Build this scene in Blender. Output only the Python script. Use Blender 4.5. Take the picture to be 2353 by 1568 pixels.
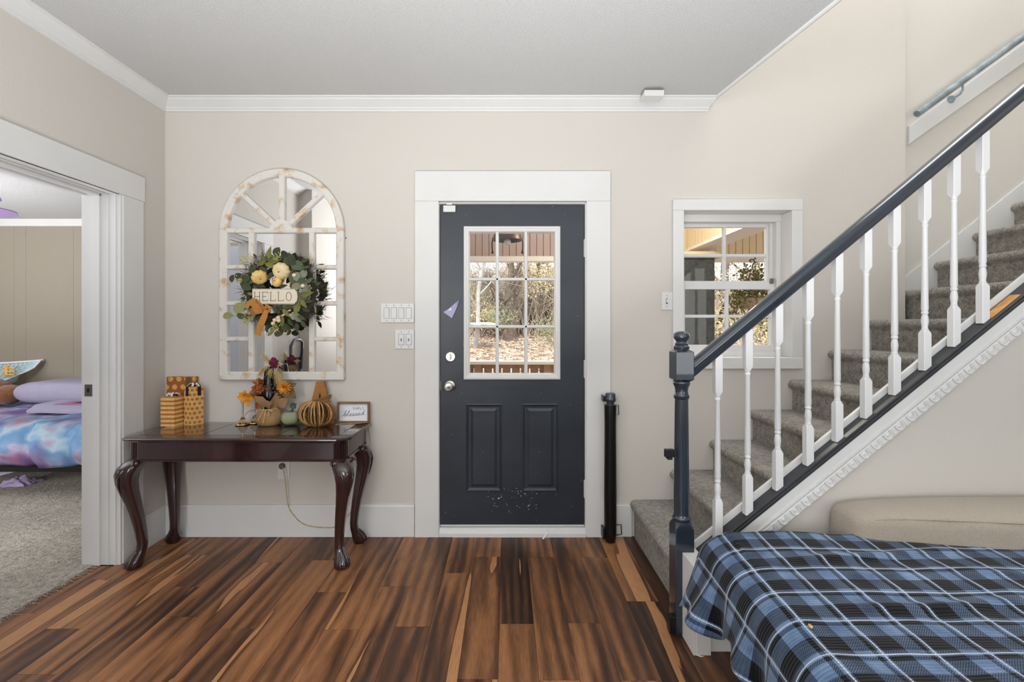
import bpy, bmesh, math, random
from mathutils import Vector, Matrix, noise

for o in list(bpy.data.objects):
    bpy.data.objects.remove(o, do_unlink=True)
SC = bpy.context.scene
COL = SC.collection
R = math.radians
PI = math.pi
random.seed(7)

# ------------------------------------------------------------------ camera
# one-point view of the entrance wall; metres, camera above the origin looking along +Y
IMG_W, IMG_H = 2353, 1568
FPX, CX, CY, EYE = 1047.0, 1163.0, 750.0, 1.335
cam = bpy.data.cameras.new('camera')
cam.sensor_width = 36.0
cam.lens = FPX / IMG_W * 36.0
cam.shift_x = (IMG_W / 2 - CX) / IMG_W
cam.shift_y = (CY - IMG_H / 2) / IMG_W
cam.clip_start = 0.02
cam.clip_end = 300
camo = bpy.data.objects.new('camera', cam)
camo.location = (0, 0, EYE)
camo.rotation_euler = (PI / 2, 0, 0)
COL.objects.link(camo)
SC.camera = camo


def PX(px, Y):
    return (px - CX) / FPX * Y


def PZ(py, Y):
    return EYE - (py - CY) / FPX * Y


# ------------------------------------------------------------------ world, sun, added fill lights, exposure
world = bpy.data.worlds.new('sky')
SC.world = world
world.use_nodes = True
wn = world.node_tree
wn.nodes.clear()
wo = wn.nodes.new('ShaderNodeOutputWorld')
wb = wn.nodes.new('ShaderNodeBackground')
wb.inputs['Strength'].default_value = 3.2
wb.inputs['Color'].default_value = (0.78, 0.88, 1.0, 1)
wn.links.new(wb.outputs[0], wo.inputs[0])


def light(name, kind, loc, energy, color=(1, 1, 1), rot=(0, 0, 0), size=1.0, size_y=None, radius=None):
    l = bpy.data.lights.new(name, kind)
    l.energy = energy
    l.color = color
    if kind == 'AREA':
        l.shape = 'RECTANGLE'
        l.size = size
        l.size_y = size_y or size
    if radius is not None:
        l.shadow_soft_size = radius
    o = bpy.data.objects.new(name, l)
    o.location = loc
    o.rotation_euler = rot
    COL.objects.link(o)
    return o


sun = light('sun', 'SUN', (0, 0, 12), 4.0, (1.0, 0.96, 0.9), (R(33), R(-14), 0))
sun.data.angle = R(0.6)
light('rear_fill_light', 'AREA', (2.9, -3.05, 1.55), 46, (0.95, 0.975, 1.0), (R(90), 0, 0), 2.2, 1.9)  # added fill from behind the camera; no window is modelled here
light('rear_left_fill_light', 'AREA', (-1.45, -3.05, 1.6), 52, (0.95, 0.975, 1.0), (R(90), 0, 0), 1.0, 1.8)  # added fill for the left side; the rear wall has no opening
up = light('ceiling_bounce_fill', 'AREA', (0.0, -0.6, 0.55), 205, (0.97, 0.985, 1.0), (R(180), 0, 0), 1.9, 1.6)  # added upward fill behind the camera, bounced off the ceiling
up.data.spread = R(158)
light('stairwell_fill_light', 'AREA', (2.5, 2.3, 5.15), 62, (0.97, 0.985, 1.0), (0, 0, 0), 2.6, 1.1)  # added area light over the stairs, placed for the handrail highlight
light('bedroom_up_fill', 'AREA', (-4.9, 2.1, 1.1), 155, (0.97, 0.98, 1.0), (R(180), 0, 0), 1.2, 1.2)  # low added fill aimed up to brighten the bedroom ceiling
light('bedroom_near_fill', 'AREA', (-4.2, -0.5, 1.5), 115, (0.96, 0.98, 1.0), (R(90), 0, 0), 1.4, 1.3)  # added bedroom fill; the near wall has no window
SC.view_settings.view_transform = 'Standard'
SC.view_settings.look = 'None'
SC.view_settings.gamma = 1.0
SC.view_settings.use_curve_mapping = False
SC.view_settings.exposure = 0.0
SC.cycles.max_bounces = 8
SC.cycles.diffuse_bounces = 5
SC.cycles.glossy_bounces = 4
SC.cycles.transparent_max_bounces = 12
SC.cycles.sample_clamp_indirect = 6.0

# ------------------------------------------------------------------ materials


def lin(c):
    out = []
    for v in c[:3]:
        v = v / 255.0
        out.append(v / 12.92 if v <= 0.04045 else ((v + 0.055) / 1.055) ** 2.4)
    return tuple(out) + (1.0,)


class NT:
    """small node-tree helper"""

    def __init__(self, name):
        self.m = bpy.data.materials.new(name)
        self.m.use_nodes = True
        self.t = self.m.node_tree
        self.t.nodes.clear()
        self.out = self.n('ShaderNodeOutputMaterial')
        self.b = self.n('ShaderNodeBsdfPrincipled')
        self.l(self.b.outputs[0], self.out.inputs[0])

    def n(self, typ, **kw):
        nd = self.t.nodes.new(typ)
        for k, v in kw.items():
            setattr(nd, k, v)
        return nd

    def l(self, a, b):
        self.t.links.new(a, b)

    def setv(self, sock, v):
        if isinstance(v, bpy.types.NodeSocket):
            self.l(v, sock)
        else:
            sock.default_value = v

    def math(self, op, a, b=0.0, clamp=False):
        nd = self.n('ShaderNodeMath', operation=op, use_clamp=clamp)
        self.setv(nd.inputs[0], a)
        self.setv(nd.inputs[1], b)
        return nd.outputs[0]

    def ramp(self, fac, stops, interp='LINEAR'):
        nd = self.n('ShaderNodeValToRGB')
        nd.color_ramp.interpolation = interp
        els = nd.color_ramp.elements
        while len(els) < len(stops):
            els.new(0.5)
        for e, (p, c) in zip(els, stops):
            e.position = p
            e.color = c if len(c) == 4 else tuple(c) + (1,)
        self.l(fac, nd.inputs[0])
        return nd.outputs[0]

    def mix(self, f, a, b, blend='MIX'):
        nd = self.n('ShaderNodeMix', data_type='RGBA', blend_type=blend)
        self.setv(nd.inputs[0], f)
        self.setv(nd.inputs[6], a)
        self.setv(nd.inputs[7], b)
        return nd.outputs[2]

    def coord(self, which='Object', scale=(1, 1, 1), loc=None):
        tc = self.n('ShaderNodeTexCoord')
        mp = self.n('ShaderNodeMapping')
        mp.inputs['Scale'].default_value = scale
        self.l(tc.outputs[which], mp.inputs['Vector'])
        if loc is not None:
            self.setv(mp.inputs['Location'], loc)
        return mp.outputs[0]

    def noise(self, vec, scale=5, detail=2, rough=0.5, dist=0.0):
        nd = self.n('ShaderNodeTexNoise')
        nd.inputs['Scale'].default_value = scale
        nd.inputs['Detail'].default_value = detail
        nd.inputs['Roughness'].default_value = rough
        nd.inputs['Distortion'].default_value = dist
        if vec is not None:
            self.l(vec, nd.inputs['Vector'])
        return nd.outputs['Fac']

    def bump(self, h, strength=0.3, dist=0.01):
        nd = self.n('ShaderNodeBump')
        nd.inputs['Strength'].default_value = strength
        nd.inputs['Distance'].default_value = dist
        self.l(h, nd.inputs['Height'])
        self.l(nd.outputs[0], self.b.inputs['Normal'])


def pmat(name, rgb, rough=0.55, metal=0.0, coat=0.0, bump=None, var=None, spec=0.4, sheen=0.0):
    t = NT(name)
    c = lin(rgb)
    t.b.inputs['Base Color'].default_value = c
    t.b.inputs['Roughness'].default_value = rough
    t.b.inputs['Metallic'].default_value = metal
    t.b.inputs['Coat Weight'].default_value = coat
    t.b.inputs['Specular IOR Level'].default_value = spec
    t.b.inputs['Sheen Weight'].default_value = sheen
    if var:
        f = t.noise(t.coord('Object'), var[0], 3)
        a = var[1]
        lo = tuple(max(0, v * (1 - a)) for v in c[:3]) + (1,)
        hi = tuple(min(1, v * (1 + a)) for v in c[:3]) + (1,)
        t.l(t.ramp(f, [(0.3, lo), (0.7, hi)]), t.b.inputs['Base Color'])
    if bump:
        t.bump(t.noise(t.coord('Object'), bump[0], 3), bump[1], bump[2] if len(bump) > 2 else 0.01)
    return t.m


M = {}
M['wall'] = pmat('beige_wall_paint', (206, 201, 194), 0.75, bump=(90, 0.08), spec=0.2)
M['wall_cream'] = pmat('cream_wall_paint', (206, 202, 195), 0.75, bump=(60, 0.08), spec=0.2)
M['wall_bed'] = pmat('taupe_panel_paint', (150, 142, 129), 0.7, bump=(140, 0.1), spec=0.2)
M['white'] = pmat('white_trim_paint', (217, 217, 216), 0.45, bump=(25, 0.05), var=(4, 0.02))
M['white_gloss'] = pmat('white_gloss_paint', (222, 222, 223), 0.32)
M['plastic'] = pmat('white_plastic', (218, 218, 216), 0.35)
M['plastic_gap'] = pmat('switch_gap_grey', (120, 120, 118), 0.6)
M['black_pl'] = pmat('black_plastic', (22, 22, 24), 0.35)
M['black_metal'] = pmat('black_metal', (26, 24, 25), 0.3, 0.4)
M['navy'] = pmat('navy_paint', (35, 45, 57), 0.3, coat=1.0, bump=(14, 0.04), var=(5, 0.12))
M['shoe'] = pmat('charcoal_paint', (52, 54, 58), 0.4, var=(12, 0.2))
M['rail_wall'] = pmat('weathered_blue_grey_wood', (138, 150, 156), 0.5, var=(14, 0.35))
M['chrome'] = pmat('satin_nickel', (205, 200, 192), 0.22, 1.0)
M['brass'] = pmat('gold_metal', (214, 178, 110), 0.2, 1.0)
M['steel'] = pmat('dull_steel', (120, 118, 114), 0.35, 0.9)
M['sofa'] = pmat('beige_sofa_fabric', (168, 157, 143), 0.9, bump=(420, 0.5, 0.004), var=(300, 0.14), sheen=0.2)
M['burlap'] = pmat('brown_burlap', (160, 125, 88), 0.9, bump=(350, 0.6, 0.004), var=(120, 0.15))
M['kraft'] = pmat('kraft_letter_board', (158, 108, 58), 0.7, var=(30, 0.08))
M['frame_wood'] = pmat('brown_frame_wood', (128, 98, 70), 0.6, var=(25, 0.15))
M['paper'] = pmat('white_paper', (232, 234, 238), 0.7)
M['ink'] = pmat('dark_ink', (66, 74, 88), 0.7)
M['ink_black'] = pmat('black_ink', (40, 36, 34), 0.7)
M['black'] = pmat('black_glass', (14, 13, 15), 0.15)
M['straw'] = pmat('raffia_straw', (196, 168, 110), 0.8, var=(60, 0.2))
M['straw_dark'] = pmat('olive_straw', (150, 140, 84), 0.8, var=(60, 0.2))
M['maroon'] = pmat('maroon_petal', (110, 24, 52), 0.7, bump=(200, 0.6, 0.004), var=(90, 0.3))
M['orange'] = pmat('orange_petal', (216, 140, 32), 0.65, var=(30, 0.25))
M['rust'] = pmat('rust_petal', (150, 86, 42), 0.6, var=(60, 0.4))
M['brown_leaf'] = pmat('brown_dry_leaf', (104, 82, 46), 0.7, var=(40, 0.3))
M['cane'] = pmat('tan_cane', (186, 142, 84), 0.6, var=(40, 0.3))
M['twig'] = pmat('brown_twig', (112, 78, 46), 0.7, var=(60, 0.3))
M['knit'] = pmat('sage_knit_yarn', (148, 156, 126), 0.9, bump=(240, 0.8, 0.004), var=(160, 0.15))
M['teal'] = pmat('teal_felt_leaf', (66, 84, 70), 0.8, var=(40, 0.2))
M['sign'] = pmat('cream_sign_board', (222, 210, 190), 0.6)
M['bow'] = pmat('caramel_ribbon', (176, 120, 56), 0.75, bump=(200, 0.3, 0.004), var=(30, 0.12))
M['pumpkin_cream'] = pmat('cream_pumpkin', (222, 204, 156), 0.6, var=(14, 0.1))
M['pumpkin_yellow'] = pmat('pale_yellow_pumpkin', (224, 190, 118), 0.6, var=(14, 0.1))
M['berry'] = pmat('cream_berry', (232, 210, 176), 0.4)
M['moss_yellow'] = pmat('yellow_green_sprig', (166, 164, 84), 0.8, var=(50, 0.25))
M['needle'] = pmat('dark_green_needle', (42, 48, 34), 0.8, var=(20, 0.3))
M['needle_brown'] = pmat('brown_vine_twig', (72, 56, 40), 0.8, var=(20, 0.3))
M['ribbon_black'] = pmat('black_check_ribbon', (24, 22, 22), 0.5)
M['ribbon_white'] = pmat('white_check_ribbon', (225, 225, 228), 0.5)
M['lavender'] = pmat('lavender_bedding', (152, 148, 168), 0.9, var=(10, 0.05))
M['mauve'] = pmat('mauve_blanket_edge', (160, 112, 150), 0.9)
M['plush'] = pmat('brown_plush', (122, 76, 42), 0.95, bump=(120, 0.9, 0.01), var=(50, 0.25), sheen=0.4)
M['plush_white'] = pmat('pale_blue_plush', (214, 228, 236), 0.95, bump=(120, 0.6, 0.01))
M['felt_yellow'] = pmat('yellow_felt', (222, 176, 84), 0.9)
M['net'] = pmat('pale_blue_netting', (190, 214, 226), 0.8)
M['fan'] = pmat('purple_fan_blade', (108, 92, 148), 0.5)
M['fan_pink'] = pmat('pink_fan_blade', (160, 136, 178), 0.5)
M['purple'] = pmat('purple_vinyl', (70, 52, 128), 0.2, coat=0.5)
M['vest'] = pmat('lilac_cloth', (176, 160, 196), 0.8, var=(30, 0.2))
M['outlet_plug'] = pmat('grey_plug', (104, 96, 90), 0.5)
M['cord'] = pmat('twisted_cord', (176, 150, 104), 0.6, var=(120, 0.4))
M['bare_wood'] = pmat('bare_worn_wood', (198, 146, 88), 0.7, var=(18, 0.35))
M['door_leaf'] = pmat('cool_white_door', (206, 212, 224), 0.45)
# outside
M['porch_mauve'] = pmat('porch_board_mauve', (176, 156, 152), 0.7)
M['porch_cream'] = pmat('porch_board_cream', (222, 204, 168), 0.7)
M['porch_white'] = pmat('porch_white_paint', (232, 230, 226), 0.6)
M['deck'] = pmat('brown_deck_wood', (176, 148, 128), 0.8, var=(12, 0.2))
M['pillar'] = pmat('dark_slate_pillar', (62, 66, 66), 0.7, bump=(30, 0.6, 0.01), var=(24, 0.35))
M['lamp_bronze'] = pmat('bronze_lamp', (72, 54, 48), 0.4, 0.5)
M['bark'] = pmat('grey_brown_bark', (112, 94, 80), 0.9, bump=(30, 0.8, 0.03), var=(10, 0.3))
M['bark_pale'] = pmat('pale_bark', (176, 168, 160), 0.9, var=(8, 0.2))
M['brush'] = pmat('dry_brush_twigs', (178, 158, 138), 0.9, var=(1.5, 0.4))
M['brush_dark'] = pmat('dark_brush_twigs', (120, 106, 90), 0.9, var=(1.5, 0.4))
M['leaf_gold'] = pmat('golden_leaf', (196, 178, 134), 0.8, var=(2, 0.3))
M['leaf_olive'] = pmat('olive_leaf', (140, 138, 102), 0.8, var=(2, 0.3))
M['leaf_dry'] = pmat('dry_fallen_leaf', (170, 148, 130), 0.9, var=(9, 0.4))
M['leaf_green'] = pmat('basket_leaf', (112, 106, 52), 0.8, var=(12, 0.4))
M['rock'] = pmat('pale_sand_rock', (222, 214, 186), 0.9)


def ceiling_mat():
    t = NT('popcorn_ceiling')
    n1 = t.noise(t.coord('Object'), 170, 3, 0.7)
    n2 = t.noise(t.coord('Object'), 420, 2, 0.6)
    h = t.math('ADD', n1, t.math('MULTIPLY', n2, 0.6))
    t.l(t.ramp(n1, [(0.35, lin((200, 200, 200))), (0.65, lin((218, 218, 217)))]), t.b.inputs['Base Color'])
    t.b.inputs['Roughness'].default_value = 0.95
    t.b.inputs['Specular IOR Level'].default_value = 0.1
    t.bump(h, 0.75, 0.006)
    return t.m


M['ceiling'] = ceiling_mat()


def carpet_mat(name, c0, c1, scale=260, strength=0.9):
    t = NT(name)
    v = t.coord('Object')
    n1 = t.noise(v, scale, 2, 0.6)
    n2 = t.noise(v, scale * 0.22, 2, 0.6)
    n3 = t.noise(v, 6, 2, 0.5)
    f = t.math('ADD', t.math('MULTIPLY', n1, 0.55), t.math('ADD', t.math('MULTIPLY', n2, 0.3), t.math('MULTIPLY', n3, 0.15)))
    t.l(t.ramp(f, [(0.36, lin(c0)), (0.64, lin(c1))]), t.b.inputs['Base Color'])
    t.b.inputs['Roughness'].default_value = 1.0
    t.b.inputs['Specular IOR Level'].default_value = 0.05
    t.b.inputs['Sheen Weight'].default_value = 0.15
    t.bump(t.math('ADD', n1, t.math('MULTIPLY', n2, 1.4)), strength, 0.012)
    return t.m


M['carpet_bed'] = carpet_mat('beige_bedroom_carpet', (118, 108, 96), (204, 196, 184), 150)
M['carpet_stair'] = carpet_mat('taupe_stair_carpet', (98, 94, 88), (192, 186, 176), 190)


def plank_mat():
    t = NT('walnut_plank')
    tc = t.n('ShaderNodeTexCoord')
    oi = t.n('ShaderNodeObjectInfo')
    off = t.n('ShaderNodeCombineXYZ')
    t.l(t.math('MULTIPLY', oi.outputs['Random'], 37.0), off.inputs[0])
    t.l(t.math('MULTIPLY', oi.outputs['Random'], 91.0), off.inputs[1])
    add = t.n('ShaderNodeVectorMath', operation='ADD')
    t.l(tc.outputs['Object'], add.inputs[0])
    t.l(off.outputs[0], add.inputs[1])

    def sc(s):
        mp = t.n('ShaderNodeMapping')
        mp.inputs['Scale'].default_value = s
        t.l(add.outputs[0], mp.inputs['Vector'])
        return mp.outputs[0]

    big = t.noise(sc((5.2, 0.6, 1)), 1.0, 2, 0.5, 1.0)
    mid = t.noise(sc((22, 3.0, 1)), 1.0, 6, 0.6, 1.6)
    fine = t.noise(sc((300, 14, 1)), 1.0, 2, 0.6)
    wav = t.n('ShaderNodeTexWave', wave_type='BANDS', bands_direction='X')
    wav.inputs['Scale'].default_value = 1.0
    wav.inputs['Distortion'].default_value = 9.0
    wav.inputs['Detail'].default_value = 2.0
    wav.inputs['Detail Scale'].default_value = 0.8
    t.l(sc((5.0, 0.9, 1)), wav.inputs['Vector'])
    f = t.math('ADD', t.math('MULTIPLY', big, 0.66), t.math('MULTIPLY', mid, 0.20))
    f = t.math('ADD', f, t.math('MULTIPLY', wav.outputs['Fac'], 0.10))
    f = t.math('ADD', f, t.math('MULTIPLY', t.math('SUBTRACT', oi.outputs['Random'], 0.5), 0.11))
    f = t.math('ADD', f, 0.03)
    col = t.ramp(f, [(0.32, lin((50, 34, 26))), (0.42, lin((80, 53, 38))), (0.49, lin((112, 75, 50))),
                     (0.57, lin((144, 98, 64))), (0.70, lin((166, 116, 77)))])
    # sharp-edged pale sapwood streaks
    sap = t.noise(sc((6.5, 0.55, 1)), 1.0, 3, 0.4, 0.8)
    sm = t.ramp(sap, [(0.648, (0, 0, 0, 1)), (0.653, (1, 1, 1, 1))])
    col = t.mix(sm, col, lin((180, 130, 88)))
    edge = t.ramp(sap, [(0.60, (1, 1, 1, 1)), (0.647, (0.5, 0.46, 0.43, 1)), (0.652, (1, 1, 1, 1))])
    col = t.mix(1.0, col, edge, 'MULTIPLY')
    g = t.ramp(fine, [(0.32, (0.66, 0.66, 0.66, 1)), (0.68, (1.14, 1.14, 1.14, 1))])
    col = t.mix(0.8, col, g, 'MULTIPLY')
    t.l(col, t.b.inputs['Base Color'])
    t.b.inputs['Roughness'].default_value = 0.42
    t.b.inputs['Specular IOR Level'].default_value = 0.38
    t.bump(fine, 0.12, 0.003)
    return t.m


M['plank'] = plank_mat()


def door_mat():
    t = NT('slate_blue_door_paint')
    v = t.coord('Object')
    base = t.ramp(t.noise(v, 3, 3), [(0.3, lin((33, 39, 48))), (0.7, lin((43, 50, 60)))])
    vo = t.n('ShaderNodeTexVoronoi')
    vo.inputs['Scale'].default_value = 34
    t.l(v, vo.inputs['Vector'])
    spk = t.math('LESS_THAN', vo.outputs['Distance'], 0.055)
    keep = t.math('GREATER_THAN', t.noise(v, 9, 1), 0.56)
    sp = t.math('MULTIPLY', spk, keep)
    # scuffs near the foot of the door
    sep = t.n('ShaderNodeSeparateXYZ')
    t.l(v, sep.inputs[0])
    vz = t.math('SUBTRACT', sep.outputs[2], -0.86)
    band = t.math('LESS_THAN', t.math('ABSOLUTE', vz), 0.075)
    cen = t.math('LESS_THAN', t.math('ABSOLUTE', t.math('SUBTRACT', sep.outputs[0], 0.0)), 0.16)
    sc = t.math('GREATER_THAN', t.noise(t.coord('Object', (38, 38, 75)), 1, 2, 0.6, 0.8), 0.665)
    scuff = t.math('MULTIPLY', t.math('MULTIPLY', band, cen), sc)
    col = t.mix(t.math('MAXIMUM', sp, scuff), base, lin((214, 218, 220)))
    t.l(col, t.b.inputs['Base Color'])
    t.b.inputs['Roughness'].default_value = 0.36
    t.b.inputs['Specular IOR Level'].default_value = 0.5
    t.bump(t.noise(v, 7, 2), 0.12, 0.02)
    return t.m


M['door'] = door_mat()


def distressed_mat():
    t = NT('distressed_white_wood')
    v = t.coord('Object')
    n = t.noise(v, 13, 2, 0.5)
    n2 = t.noise(v, 70, 3, 0.6)
    f = t.math('ADD', t.math('MULTIPLY', n, 0.8), t.math('MULTIPLY', n2, 0.2))
    t.l(t.ramp(f, [(0.53, lin((216, 213, 206))), (0.61, lin((204, 182, 154))), (0.72, lin((172, 130, 90)))]), t.b.inputs['Base Color'])
    t.b.inputs['Roughness'].default_value = 0.6
    t.bump(n2, 0.2, 0.004)
    return t.m


M['distressed'] = distressed_mat()


def mirror_mat():
    t = NT('mirror_glass')
    t.b.inputs['Base Color'].default_value = (0.9, 0.9, 0.9, 1)
    t.b.inputs['Metallic'].default_value = 1
    t.b.inputs['Roughness'].default_value = 0.015
    return t.m


M['mirror'] = mirror_mat()


def glass_mat():
    t = NT('window_glass')
    t.t.nodes.remove(t.b)
    tr = t.n('ShaderNodeBsdfTransparent')
    tr.inputs[0].default_value = (0.97, 0.985, 0.98, 1)
    gl = t.n('ShaderNodeBsdfGlossy')
    gl.inputs['Roughness'].default_value = 0.02
    mx = t.n('ShaderNodeMixShader')
    mx.inputs[0].default_value = 0.015
    t.l(tr.outputs[0], mx.inputs[1])
    t.l(gl.outputs[0], mx.inputs[2])
    t.l(mx.outputs[0], t.out.inputs[0])
    return t.m


M['glass'] = glass_mat()


def clear_mat():
    t = NT('clear_stem_glass')
    t.b.inputs['Transmission Weight'].default_value = 1.0
    t.b.inputs['Roughness'].default_value = 0.03
    t.b.inputs['IOR'].default_value = 1.2
    return t.m


M['clear'] = clear_mat()


def mahogany_mat():
    t = NT('dark_mahogany')
    v = t.coord('Object', (3, 18, 18))
    n = t.noise(v, 2.0, 3, 0.6, 0.5)
    t.l(t.ramp(n, [(0.3, lin((34, 17, 20))), (0.7, lin((58, 30, 31)))]), t.b.inputs['Base Color'])
    t.b.inputs['Roughness'].default_value = 0.2
    t.b.inputs['Coat Weight'].default_value = 0.8
    t.b.inputs['Coat Roughness'].default_value = 0.05
    return t.m


M['mahogany'] = mahogany_mat()


def dots_mat(name, base, dot, scale, offs=0.0):
    t = NT(name)
    tc = t.n('ShaderNodeTexCoord')
    sep = t.n('ShaderNodeSeparateXYZ')
    t.l(tc.outputs['UV'], sep.inputs[0])
    u = t.math('MULTIPLY', sep.outputs[0], scale)
    v = t.math('MULTIPLY', sep.outputs[1], scale)
    row = t.math('FLOOR', v)
    u2 = t.math('ADD', u, t.math('MULTIPLY', row, 0.5))
    fu = t.math('SUBTRACT', t.math('FRACT', u2), 0.5)
    fv = t.math('SUBTRACT', t.math('FRACT', v), 0.5)
    d = t.math('SQRT', t.math('ADD', t.math('MULTIPLY', fu, fu), t.math('MULTIPLY', fv, fv)))
    m = t.math('LESS_THAN', d, 0.32)
    var = t.ramp(t.noise(t.coord('Object'), 40, 3), [(0.3, (0.82, 0.82, 0.82, 1)), (0.7, (1.1, 1.1, 1.1, 1))])
    t.l(t.mix(1.0, t.mix(m, lin(base), lin(dot)), var, 'MULTIPLY'), t.b.inputs['Base Color'])
    t.b.inputs['Roughness'].default_value = 0.6
    return t.m


def stripe_mat(name, a, b, scale):
    t = NT(name)
    tc = t.n('ShaderNodeTexCoord')
    sep = t.n('ShaderNodeSeparateXYZ')
    t.l(tc.outputs['UV'], sep.inputs[0])
    v = t.math('MULTIPLY', sep.outputs[1], scale)
    m = t.math('GREATER_THAN', t.math('FRACT', v), 0.55)
    var = t.ramp(t.noise(t.coord('Object'), 60, 3), [(0.3, (0.85, 0.85, 0.85, 1)), (0.7, (1.1, 1.1, 1.1, 1))])
    t.l(t.mix(1.0, t.mix(m, lin(a), lin(b)), var, 'MULTIPLY'), t.b.inputs['Base Color'])
    t.b.inputs['Roughness'].default_value = 0.6
    return t.m


M['gift_dark'] = dots_mat('rust_paper_cream_dots', (160, 92, 34), (214, 160, 92), 20)
M['gift_light'] = dots_mat('cream_paper_orange_dots', (218, 172, 106), (176, 108, 44), 35)
M['gift_stripe'] = stripe_mat('orange_cream_stripes', (228, 186, 120), (188, 112, 40), 38)


def plaid_mat():
    t = NT('blue_plaid_fleece')
    tc = t.n('ShaderNodeTexCoord')
    sep = t.n('ShaderNodeSeparateXYZ')
    t.l(tc.outputs['UV'], sep.inputs[0])
    P = 0.134
    u = t.math('FRACT', t.math('DIVIDE', sep.outputs[0], P))
    v = t.math('FRACT', t.math('DIVIDE', sep.outputs[1], P))

    def band(x, a, b):
        return t.math('MULTIPLY', t.math('GREATER_THAN', x, a), t.math('LESS_THAN', x, b))

    du = t.math('MAXIMUM', band(u, 0.08, 0.52), band(u, 0.86, 0.96))
    dv = t.math('MAXIMUM', band(v, 0.53, 0.93), band(v, 0.08, 0.18))
    dark = t.math('MULTIPLY', t.math('ADD', du, dv), 0.5)
    # diagonal twill threads show where only one of the two yarns is dark
    tw = t.math('FRACT', t.math('MULTIPLY', t.math('ADD', sep.outputs[0], sep.outputs[1]), 150.0))
    twm = t.math('GREATER_THAN', tw, 0.5)
    half = t.math('MULTIPLY', t.math('SUBTRACT', twm, 0.5), 0.34)
    isone = t.math('ABSOLUTE', t.math('SUBTRACT', du, dv))
    dk = t.math('ADD', dark, t.math('MULTIPLY', half, isone))
    cloud = t.noise(t.coord('UV'), 14, 3)
    blue = t.ramp(cloud, [(0.3, lin((76, 100, 134))), (0.7, lin((122, 146, 178)))])
    col = t.mix(t.ramp(dk, [(0.0, (0, 0, 0, 1)), (0.5, (0.74, 0.74, 0.74, 1)), (1.0, (1, 1, 1, 1))]), blue, lin((13, 14, 19)))
    wu = t.math('LESS_THAN', t.math('ABSOLUTE', t.math('SUBTRACT', u, 0.03)), 0.017)
    wv = t.math('LESS_THAN', t.math('ABSOLUTE', t.math('SUBTRACT', v, 0.03)), 0.017)
    wl = t.math('MULTIPLY', t.math('MAXIMUM', wu, wv), t.math('ADD', t.math('MULTIPLY', twm, 0.35), 0.6))
    col = t.mix(wl, col, lin((200, 208, 222)))
    # corduroy-like ribs running across the cloth
    wob = t.math('MULTIPLY', t.noise(t.coord('UV'), 9, 2), 0.012)
    rb = t.math('ABSOLUTE', t.math('SUBTRACT', t.math('FRACT', t.math('MULTIPLY', t.math('ADD', sep.outputs[1], wob), 95.0)), 0.5))
    rib = t.ramp(rb, [(0.0, (0.50, 0.52, 0.56, 1)), (0.18, (1, 1, 1, 1))])
    col = t.mix(0.75, col, rib, 'MULTIPLY')
    t.l(col, t.b.inputs['Base Color'])
    t.b.inputs['Roughness'].default_value = 0.95
    t.b.inputs['Specular IOR Level'].default_value = 0.1
    t.b.inputs['Sheen Weight'].default_value = 0.15
    t.bump(rb, 0.5, 0.004)
    return t.m


M['plaid'] = plaid_mat()


def tiedye_mat():
    t = NT('tie_dye_comforter')
    v = t.coord('Object', (1, 1, 1))
    n = t.noise(v, 2.6, 3, 0.5, 0.25)
    col = t.ramp(n, [(0.30, lin((96, 66, 134))), (0.38, lin((158, 132, 186))), (0.45, lin((205, 200, 226))), (0.50, lin((150, 182, 214))),
                     (0.56, lin((112, 164, 204))), (0.62, lin((186, 214, 222))), (0.68, lin((190, 150, 176)))])
    n2 = t.noise(t.coord('Object', (1, 1, 1), (5.3, 1.7, 2.2)), 4.0, 2, 0.5)
    pink = t.ramp(n2, [(0.60, (0, 0, 0, 1)), (0.68, (1, 1, 1, 1))])
    col = t.mix(t.math('MULTIPLY', pink, 0.7), col, lin((202, 128, 140)))
    n3 = t.noise(t.coord('Object', (1, 1, 1), (1.3, 9.7, 4.2)), 3.2, 2, 0.5)
    pur = t.ramp(n3, [(0.50, (0, 0, 0, 1)), (0.64, (1, 1, 1, 1))])
    col = t.mix(t.math('MULTIPLY', pur, 0.8), col, lin((112, 70, 146)))
    col = t.mix(1.0, col, (0.56, 0.55, 0.60, 1), 'MULTIPLY')
    t.l(col, t.b.inputs['Base Color'])
    t.b.inputs['Roughness'].default_value = 0.85
    return t.m


M['tiedye'] = tiedye_mat()


def leaf_mat(name, a, b):
    t = NT(name)
    oi = t.n('ShaderNodeObjectInfo')
    t.l(t.mix(t.math('MULTIPLY', t.math('ADD', oi.outputs['Random'], t.noise(t.coord('Object'), 40, 2)), 0.5), lin(a), lin(b)), t.b.inputs['Base Color'])
    t.b.inputs['Roughness'].default_value = 0.6
    t.b.inputs['Specular IOR Level'].default_value = 0.3
    return t.m


M['leaf_l'] = leaf_mat('olive_wreath_leaf', (84, 92, 44), (124, 130, 68))
M['leaf_s'] = leaf_mat('sage_wreath_leaf', (108, 118, 96), (144, 150, 124))
M['leaf_g'] = leaf_mat('grey_green_wreath_leaf', (60, 74, 56), (94, 106, 78))
M['leaf_d'] = leaf_mat('dark_wreath_leaf', (38, 48, 36), (74, 80, 50))
M['leaf_y'] = leaf_mat('khaki_wreath_leaf', (120, 118, 70), (150, 146, 96))


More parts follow.
